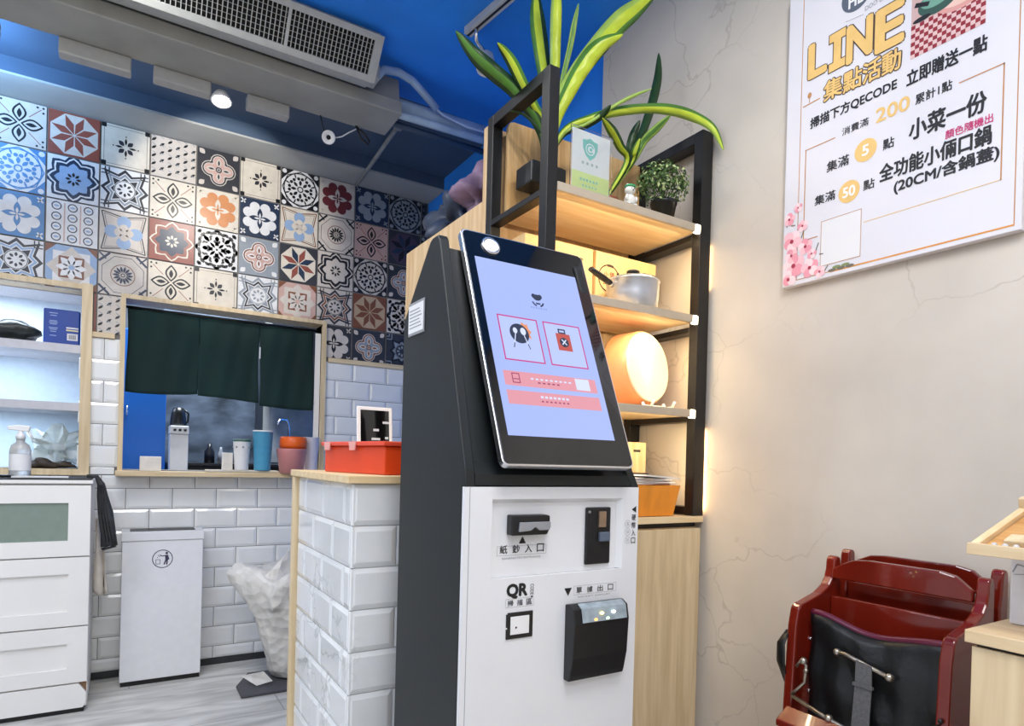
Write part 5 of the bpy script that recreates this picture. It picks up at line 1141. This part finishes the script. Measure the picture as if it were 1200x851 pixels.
b = MB(); lo_, hi_ = .062, .080; zz = [ZS, ZS+.135]
b.lathe([(0, ZS), (lo_, ZS), (hi_, ZS+.132), (hi_+.003, ZS+.136), (hi_-.004, ZS+.134), (lo_-.004, ZS+.006), (0, ZS+.006)], None, 32, Matrix.Translation((cxp, yp, 0))); b.build('tub', pkp, t)
b = MB(); b.lathe([(.055, ZS+.14), (.070, ZS+.138), (.074, ZS+.16), (.072, ZS+.195), (.066, ZS+.204), (.0, ZS+.205)], None, 32, Matrix.Translation((cxp+.008, yp, 0))); b.build('lid', orp, t)
t = cup('paper_cup', 'plain white paper cup between the pink food box and the hatch post', 'cup', .930, ys-.005, ZS, .034, .048, .205, mat('lavender_white', (.68, .66, .74), .5, noise=.04))
# ================================================================== ON THE DIVIDER: RED BOX AND TABLET
ZD = 1.1075
p0 = px(2, ZD, 450, 557); p1 = px(2, ZD, 378, 552.5)
dirv = Vector((p1.x-p0.x, p1.y-p0.y, 0)).normalized(); ln = (p1-p0).length; sdv = Vector((-dirv.y, dirv.x, 0)); sdv = sdv if sdv.x > 0 else -sdv
c0 = Vector((p0.x, p0.y, ZD)); wdt, hh = .14, .088
t = thing('red_storage_box', 'orange red plastic storage box with clips on the tiled divider', 'storage box', c0+dirv*ln/2+sdv*wdt/2)
rdp = mat('orange_red_plastic', hexc('D8461A'), .3, noise=.05, nscale=6)
def Q(a_, s_, z): return c0+dirv*a_+sdv*s_+Vector((0, 0, z))
b = MB(); b.prism([Q(.004, .004, 0), Q(ln-.004, .004, 0), Q(ln-.004, wdt-.004, 0), Q(.004, wdt-.004, 0)], (0, 0, hh-.012), bev=.004); b.build('tub', rdp, t)
b = MB(); b.prism([Q(-.005, -.005, hh-.0115), Q(ln+.005, -.005, hh-.0115), Q(ln+.005, wdt+.005, hh-.0115), Q(-.005, wdt+.005, hh-.0115)], (0, 0, .012), bev=.003); b.build('lid', mat('lid_red', hexc('E0503A'), .3, noise=.04), t)
for f_ in (.45, .88):
    b = MB(); b.prism([Q(ln*f_-.02, -.0055, hh-.001), Q(ln*f_+.02, -.0055, hh-.001), Q(ln*f_+.014, -.0055, hh-.024), Q(ln*f_-.014, -.0055, hh-.024)], sdv*-.004, bev=.001); b.build('clip', mat('clip_pink', hexc('F2B0A8'), .3, trans=.2), t)
q0, q1, q2, q3 = [px(1, 2.085, *p) for p in ((418, 517), (458, 519), (463, 475), (418, 478))]
t = thing('tablet', 'small tablet with a black screen and white frame standing behind the red box', 'tablet', ((q0.x+q1.x)/2, 2.085, ZD))
w0, w1 = q0.x, q1.x+.004; zt = (q2.z+q3.z)/2
mt = Matrix.Translation((0, 2.07, ZD)) @ Matrix.Rotation(-.10, 4, 'X')
MB().box((w0, 0, 0.0008), (w1, .008, zt-ZD), bev=.003, mtx=mt).build('housing', M['white'], t)
MB().box((w0+.012, -.0006, .012), (w1-.012, -.0001, zt-ZD-.012), mtx=mt).build('screen', M['glass_black'], t)
b = MB()
for u_, v_, s_ in ((.45, .62, .02), (.40, .48, .03), (.42, .36, .035), (.72, .74, .022), (.78, .50, .012), (.78, .38, .012)): b.box((w0+(w1-w0)*u_, -.0010, (zt-ZD)*v_), (w0+(w1-w0)*u_+s_, -.0007, (zt-ZD)*v_+.008), mtx=mt)
b.build('screen_figures', mat('screen_grey', (.4, .4, .42), .5, em=(.4, .4, .42), es=.3), t)
# ================================================================== LEFT OPENING CONTENTS
o = MB().merge(crumple((-.47, 3.93, 1.715), (.125, .07, .06), 21, 3, .25), None, None).build('dark_bundle', mat('black_bag', (.012, .016, .015), .35, noise=.2, bump=.4), None, (-.47, 3.93, 1.671)); o.name = 'plastic_bundle'; tag(o, 'black plastic bundle on the upper shelf of the left opening', 'bundle')
t = thing('blue_packet', 'blue packet with small print and a barcode in the left opening', 'packet', (-.25, 3.86, 1.671))
nb = mat('packet_blue', hexc('1C3F93'), .35, noise=.06); MB().box((-.342, 3.85, 1.6715), (-.193, 3.885, 1.845), bev=.006).build('pack', nb, t)
a = Art((-.342, 3.8495, 1.6715), (1, 0, 0), (0, 0, 1), (0, -1, 0)); pt_ = mat('packet_print', hexc('9FB2DA'), .5)
for k, (w_, z_) in enumerate(((.034, .150), (.026, .138), (.03, .112), (.034, .104), (.028, .096), (.036, .078), (.03, .070), (.024, .060), (.026, .040))): a.rect(.034-w_/2+.006, z_, .034+w_/2+.006, z_+.0035, pt_)
a.rect(.092, .082, .142, .089, M['paper']); a.rect(.092, .070, .142, .077, mat('cream_print', hexc('D9CFA0'), .5)); a.rect(.096, .024, .140, .058, M['paper'])
for k in range(12): a.rect(.103+k*.0025, .030, .103+k*.0025+(.0014 if k % 3 else .0008), .052, M['ink'], .0006)
a.build('printing', t)
o = MB().merge(crumple((-.285, 3.985, 1.15), (.085, .065, .09), 33, 3, .55, 3.)).build('clear_bag', mat('clear_film', (.90, .93, .90), .12, trans=.7, bump=.8, nscale=20), None, (-.28, 3.95, 1.06)); tag(o, 'crumpled clear plastic bag in the lowest cell of the left opening', 'bag')
o = MB().merge(crumple((-.33, 3.838, 1.082), (.055, .03, .028), 41, 3, .2)).merge(crumple((-.24, 3.845, 1.078), (.045, .025, .018), 43, 2, .2)).build('brown_pouch', mat('brown_pouch', hexc('3A3028'), .6, noise=.3, nscale=30), None, (-.29, 3.86, 1.06)); o.name = 'pouch'; tag(o, 'dark brown pouch in front of the clear bag in the left opening', 'pouch')
# ================================================================== KITCHEN BEHIND THE HATCH
t = thing('kitchen_fridge', 'tall blue fridge seen through the left side of the hatch', 'fridge', (0, 4.75, 0)); fb = mat('fridge_blue', hexc('1F63B5'), .35, noise=.05, nscale=3)
part(t, 'body', fb, (-.55, 4.50, 0), (.225, 5.1, 1.9), .004); part(t, 'door', fb, (-.54, 4.47, .05), (.222, 4.499, 1.89), .004)
MB().tube([(.018, 4.467, 1.43), (.018, 4.45, 1.425), (.018, 4.45, 1.375), (.018, 4.467, 1.37)], .005, None).build('handle', M['chrome'], t)
stl = mat('kitchen_steel', (.10, .13, .17), .4, .3, noise=.8, nscale=4, stretch=(1, 1, 2))  # strongly mottled blue grey tone
t = thing('steel_panel', 'mottled blue grey steel splash panel behind the kitchen counter', 'panel', (.45, 5.2, 1.0)); part(t, 'sheet', stl, (.23, 5.18, .9), (.86, 5.2, 2.2), .001)
t = thing('kitchen_counter', 'black kitchen counter seen through the hatch', 'counter', (.8, 4.9, 0)); part(t, 'base', M['black'], (.25, 4.62, 0), (1.55, 5.15, 1.07)); part(t, 'worktop', M['plastic'], (.24, 4.60, 1.071), (1.56, 5.15, 1.09), .002)
t = thing('extractor_hood', 'dark steel extractor hood in the kitchen', 'hood', (1.2, 5.0, 1.6)); MB().prism([(.9, 4.7, 1.56), (1.5, 4.7, 1.56), (1.5, 4.8, 1.9), (.9, 4.8, 1.9)], (0, .398, 0), bev=.004).build('canopy', M['black'], t); part(t, 'duct', M['black'], (1.1, 4.85, 1.901), (1.3, 5.05, 2.879))
t = thing('steel_window', 'grey steel screen at the right of the kitchen', 'screen', (1.2, 5.3, 1.1)); part(t, 'screen_panel', mat('screen_light', (.45, .48, .48), .5, noise=.3, nscale=7), (.98, 5.24, 1.1), (1.5, 5.26, 1.9)); part(t, 'post', M['soffit'], (.93, 5.235, .9), (.979, 5.265, 2.2))
t = thing('white_rice_cooker', 'tall white appliance with knobs seen through the hatch', 'appliance', (.29, 4.3, 1.0)); t.name = 'water_boiler'
part(t, 'body', M['white'], (.235, 4.20, 1.0), (.33, 4.36, 1.262), .006); part(t, 'control_panel', mat('bin_lid_white', (.7, .7, .7)), (.233, 4.195, 1.263), (.332, 4.355, 1.312), .005)
for x_ in (.258, .285, .312): MB().lathe([(.008, 0), (.008, .006), (0, .007)], None, 14, Matrix.Translation((x_, 4.1945, 1.288)) @ Matrix.Rotation(PI/2, 4, 'X')).build('knob', M['ink'], t)
part(t, 'stand', M['black'], (.24, 4.21, 0), (.33, 4.35, .999))
t = thing('black_jug', 'black jug standing on the white appliance', 'jug', (.285, 4.28, 1.3125)); MB().lathe([(0, 1.3125), (.042, 1.3125), (.045, 1.325), (.038, 1.39), (.028, 1.42), (0, 1.425)], None, 20, Matrix.Translation((.28, 4.28, 0))).build('vessel', M['plastic'], t); MB().tube([(.313, 4.28, 1.41), (.334, 4.28, 1.39), (.331, 4.28, 1.34), (.318, 4.28, 1.33)], .006).build('handle', M['plastic'], t)
for x_, y_, h_, r_, lb in ((.50, 4.72, .13, .032, 'dark round bottle on the kitchen counter'), (.57, 4.72, .11, .020, 'slim grey bottle beside the dark one on the kitchen counter')):
    t = thing('bottle', lb, 'bottle', (x_, y_, 1.09)); MB().lathe([(0, 1.0905), (r_, 1.0905), (r_, 1.09+h_*.6), (r_*.45, 1.09+h_*.8), (r_*.4, 1.09+h_), (0, 1.09+h_)], None, 18, Matrix.Translation((x_, y_, 0))).build('glass', M['plastic'] if r_ > .03 else M['grey'], t)
t = thing('tap', 'chrome kitchen tap near the right end of the hatch', 'tap', (1.02, 4.75, 1.09)); MB().tube([(1.02, 4.75, 1.09), (1.02, 4.75, 1.36), (1.0, 4.74, 1.41), (.95, 4.72, 1.41), (.93, 4.71, 1.36)], .009).build('spout', M['chrome'], t); MB().sphere((1.02, 4.74, 1.14), .016).build('lever', M['chrome'], t)
# ================================================================== CEILING: BEAM, AIR GRILLE, PIPES, LAMPS
BZ = 2.70; BY0, BY1, BX1 = 2.725, 2.945, 1.040
b = MB(); b.prism([(-2.6, BY0, BZ+.004), (-2.6, BY0+.004, BZ), (-2.6, BY1, BZ), (-2.6, BY1+.004, BZ+.004), (-2.6, BY1, ZC-.001), (-2.6, BY0+.05, ZC-.001), (-2.6, BY0+.03, BZ+.06), (-2.6, BY0, BZ+.056)], (BX1+2.6, 0, 0)); struct(b.build('ceiling_beam', M['beam']))
bxm = mat('junction_grey', (.40, .40, .38), .5, noise=.06)
for (xa, xb, zb, lb) in ((-.235, .0, .062, 'flat grey box on the edge of the beam, left of the lit lamp'), (.075, .285, .055, 'flat grey box on the beam edge just left of the lit lamp'), (.425, .600, .055, 'rounded grey box with white clip on the beam edge, right of the lit lamp'), (-.75, -.41, .055, 'flat grey box at the far left end of the beam')):
    o = MB().box((xa, BY1-.01, BZ-zb), (xb, BY1+.045, BZ-.0005), bev=.006).build('junction_box', bxm, None, ((xa+xb)/2, BY1+.02, BZ)); tag(o, lb, 'box')
# air grille unit
gy0, gz0, gy1, gz1 = 2.603, 2.722, 2.485, 2.852; gx1 = .868; gx0 = -1.2
gv = Vector((0, gy1-gy0, gz1-gz0)); gh = gv.length; gv.normalize(); gn = Vector((0, -gv.z, gv.y)); gn = gn if gn.y < 0 else -gn
G = Art((0, gy0, gz0), (1, 0, 0), gv, gn)
t = thing('air_grille', 'long grey air conditioning grille unit under the blue ceiling', 'air conditioner', (-.2, 2.6, gz0))
gm = mat('grille_grey', (.46, .47, .45), .45, noise=.06); gd = mat('grille_dark', (.006, .006, .006), .8)
b = MB(); P = [(gy0, gz0), (gy1, gz1), (gy1+.03, ZC-.002), (BY0-.02, ZC-.002), (BY0-.02, gz0+.03)]
b.prism([(gx0, y, z) for y, z in [(p[0]+.012 if i < 2 else p[0], p[1]+.004 if i < 2 else p[1]) for i, p in enumerate(P)]], (gx1-gx0-.006, 0, 0)); b.build('housing', gm, t)
def gbox(b, u0, v0, u1, v1, d0, d1): b.prism([G.at(u0, v0, d0), G.at(u1, v0, d0), G.at(u1, v1, d0), G.at(u0, v1, d0)], G.N*(d1-d0))
bt = .024; b = MB(); gbox(b, gx0, bt, gx1-.034, gh-bt, -.0105, -.0095); lab(b.build('dark_backing', gd, t), 'black recess behind the slats')
b = MB(); bt = .024
for q in ((gx0, 0, gx1, bt), (gx0, gh-bt, gx1, gh), (gx1-.034, bt, gx1, gh-bt)): gbox(b, *q, -.010, .004)
b.build('frame', gm, t)
b = MB(); x = gx1-.034-.012
while x > gx0: gbox(b, x-.0014, bt, x+.0014, gh-bt, -.006, .001); x -= .0165
lab(b.build('vertical_slats', gm, t), 'thin upright grey slats')
b = MB()
for k in range(1, 7): gbox(b, gx0, bt+(gh-2*bt)*k/7-.0008, gx1-.034, bt+(gh-2*bt)*k/7+.0008, -.0085, -.0065)
lab(b.build('cross_slats', gm, t), 'thin horizontal grey slats')
b = MB(); gbox(b, .50, bt, .512, gh-bt, -.009, .002); gbox(b, .05, bt, .062, gh-bt, -.009, .002); b.build('divider_bar', gm, t)
MB().box((gx1-.004, gy0+.02, gz0+.035), (gx1+.03, gy0+.10, gz0+.10), bev=.002).build('end_plate', gm, t)
# pipes beyond the beam
pm = mat('pale_blue_lagging', (.34, .46, .62), .6, noise=.15, nscale=9, bump=.3)
def pipe(label, pts, r, m=pm, name='ceiling_pipe'):
    o = MB().tube(pts, r, None, 14).build(name, m, None, pts[0]); return tag(o, label, 'pipe', 'pipes along the ceiling beyond the beam')
pipe('thick pale lagged pipe running on from the end of the beam', [(BX1+.001, 2.80, 2.765), (1.3, 2.80, 2.77), (1.60, 2.80, 2.775)], .042)
pipe('lower pale pipe with a dark seam under the thick lagged pipe', [(BX1+.001, 2.755, 2.715), (1.3, 2.755, 2.718), (1.60, 2.755, 2.72)], .016)
pipe('thin dark blue edge pipe along the lowest side of the bundle', [(BX1+.001, 2.84, 2.712), (1.3, 2.84, 2.712), (1.60, 2.84, 2.712)], .014, mat('slate_pipe', (.03, .06, .12), .5))
pipe('curved pale hose rising from the grille unit over the pipe bundle', [(gx1+.03, 2.66, 2.79), (gx1+.06, 2.66, 2.83), (gx1+.13, 2.665, 2.845), (gx1+.20, 2.68, 2.84), (gx1+.27, 2.70, 2.81), (gx1+.34, 2.72, 2.775)], .017)
pipe('thin white cable laid over the pipe bundle', [(gx1+.27, 2.71, 2.80), (1.25, 2.735, 2.765), (1.38, 2.74, 2.75), (1.60, 2.74, 2.76)], .005, mat('cable_blue_white', (.5, .62, .8), .5))
cpm = mat('conduit_grey', (.22, .24, .25), .5, noise=.15)
c0_, c1_ = px(1, BY1+.02, 467, 147), px(1, 3.70, 418, 217)
o = MB().tube([c0_, c0_+(c1_-c0_)*.5, c1_], .011, None, 12).box(c0_-Vector((.02, .02, .018)), c0_+Vector((.02, .02, .018)), bev=.004).build('conduit', cpm, None, c0_); tag(o, 'straight grey conduit running from the beam end to the tiled wall', 'conduit')
# lamps on the beam
lp = px(1, 2.93, 260, 118)
t = thing('beam_spotlight', 'lit round spotlight at the edge of the grey beam', 'lamp', lp); mt = Matrix.Translation(lp+Vector((0, .02, .012))) @ Matrix.Rotation(math.radians(168), 4, 'X')
MB().lathe([(.0, -.030), (.026, -.030), (.036, -.01), (.042, .006), (.039, .010), (.036, .004)], None, 28, mt).build('housing', M['white'], t)
MB().lathe([(.0355, .003), (.02, .010), (0, .012)], None, 28, mt).build('bulb', mat('lamp_glow', (1, 1, 1), .5, em=(1, .96, .88), es=30), t)
spot('beam_spotlight_light', lp+Vector((0, .05, -.02)), (lp.x+.10, 3.62, 2.50), 18, (1, .95, .88), 1.28, .35, .012)
lq = px(1, 2.95, 385, 161)
t = thing('dangling_spotlight', 'unlit white ring spotlight hanging by its wires from the beam', 'lamp', lq); nrm = (EYE-lq).normalized(); mt = Matrix.Translation(lq) @ nrm.to_track_quat('Z', 'Y').to_matrix().to_4x4()
MB().lathe([(0, -.03), (.020, -.03), (.030, 0), (.030, .004), (.026, .006), (.012, -.002), (.010, -.004)], None, 28, mt, cap=False).build('ring', M['white'], t); MB().lathe([(.011, -.006), (0, -.005)], None, 18, mt).build('lens', M['ink'], t)
e_ = px(1, 2.94, 378, 140); f_ = px(1, 2.94, 418, 150)
MB().tube([lq+Vector((-.01, .02, .02)), lq+Vector((-.025, .01, .05)), (e_.x-.01, 2.94, BZ+.002)], .0028, M['plastic'], 6).tube([lq+Vector((.02, .02, .01)), lq+Vector((.06, .0, .02)), lq+Vector((.09, -.005, .045)), (f_.x+.02, 2.94, BZ+.003)], .003, M['white'], 6).build('wires', None, t)
g_ = [px(1, 2.94, *q) for q in ((417, 150), (423, 162), (432, 170), (433, 166), (427, 157), (418, 149))]
o = MB().tube([g_[0]+Vector((0, 0, .01))]+g_[1:], .005, None, 8).build('cable_loop', M['plastic'], None, g_[0]); tag(o, 'small loop of black cable hanging from the beam end', 'cable')
# ceiling track and its lamp
t = thing('light_track', 'white lighting track on the blue ceiling above the display shelf', 'light track', (1.17, 2.1, ZC)); tkm = mat('track_white', (.5, .52, .54), .4, noise=.04)
tk0, tk1 = px(2, ZC-.03, 597, 0), px(2, ZC-.03, 548, 42); dv = (tk1-tk0).normalized(); tk0 = tk0-dv*.6
mt = Matrix.Translation(tk0) @ dv.to_track_quat('Y', 'Z').to_matrix().to_4x4(); Lk = (tk1-tk0).length
MB().box((-.018, 0, 0), (.018, Lk, .029), bev=.002, mtx=mt).build('rail', tkm, t); MB().box((-.005, 0, -.001), (.005, Lk, .0), mtx=mt).build('slot', M['ink'], t)
hp = px(1, 2.27, 570, 79)
t = thing('track_spotlight', 'grey ring spotlight on the ceiling track behind the plant leaves', 'lamp', hp); tp_ = tk1-dv*.06
mt = Matrix.Translation(hp) @ Vector((-.15, -.35, -1)).to_track_quat('Z', 'Y').to_matrix().to_4x4()
MB().lathe([(0, -.075), (.020, -.075), (.030, -.06), (.038, -.005), (.041, 0), (.041, .006), (.034, .006), (.032, -.004)], None, 32, mt, cap=False).build('housing', mat('lamp_housing', (.62, .66, .70), .35, noise=.04), t)
MB().lathe([(.032, -.006), (0, -.010)], None, 28, mt).build('lens', mat('lamp_lens', (.25, .30, .36), .15, coat=.5), t)
MB().tube([tp_+Vector((0, 0, -.001)), tp_+Vector((.01, .02, -.03)), hp+Vector((.02, .035, .07)), hp+Vector((.0, .02, .05))], .008, None).build('arm', M['chrome'], t)
spot('shelf_spotlight_light', (1.05, .55, 2.84), (1.3, 1.6, 2.0), 14, (1, .95, .85), 1.5, .8, .05)
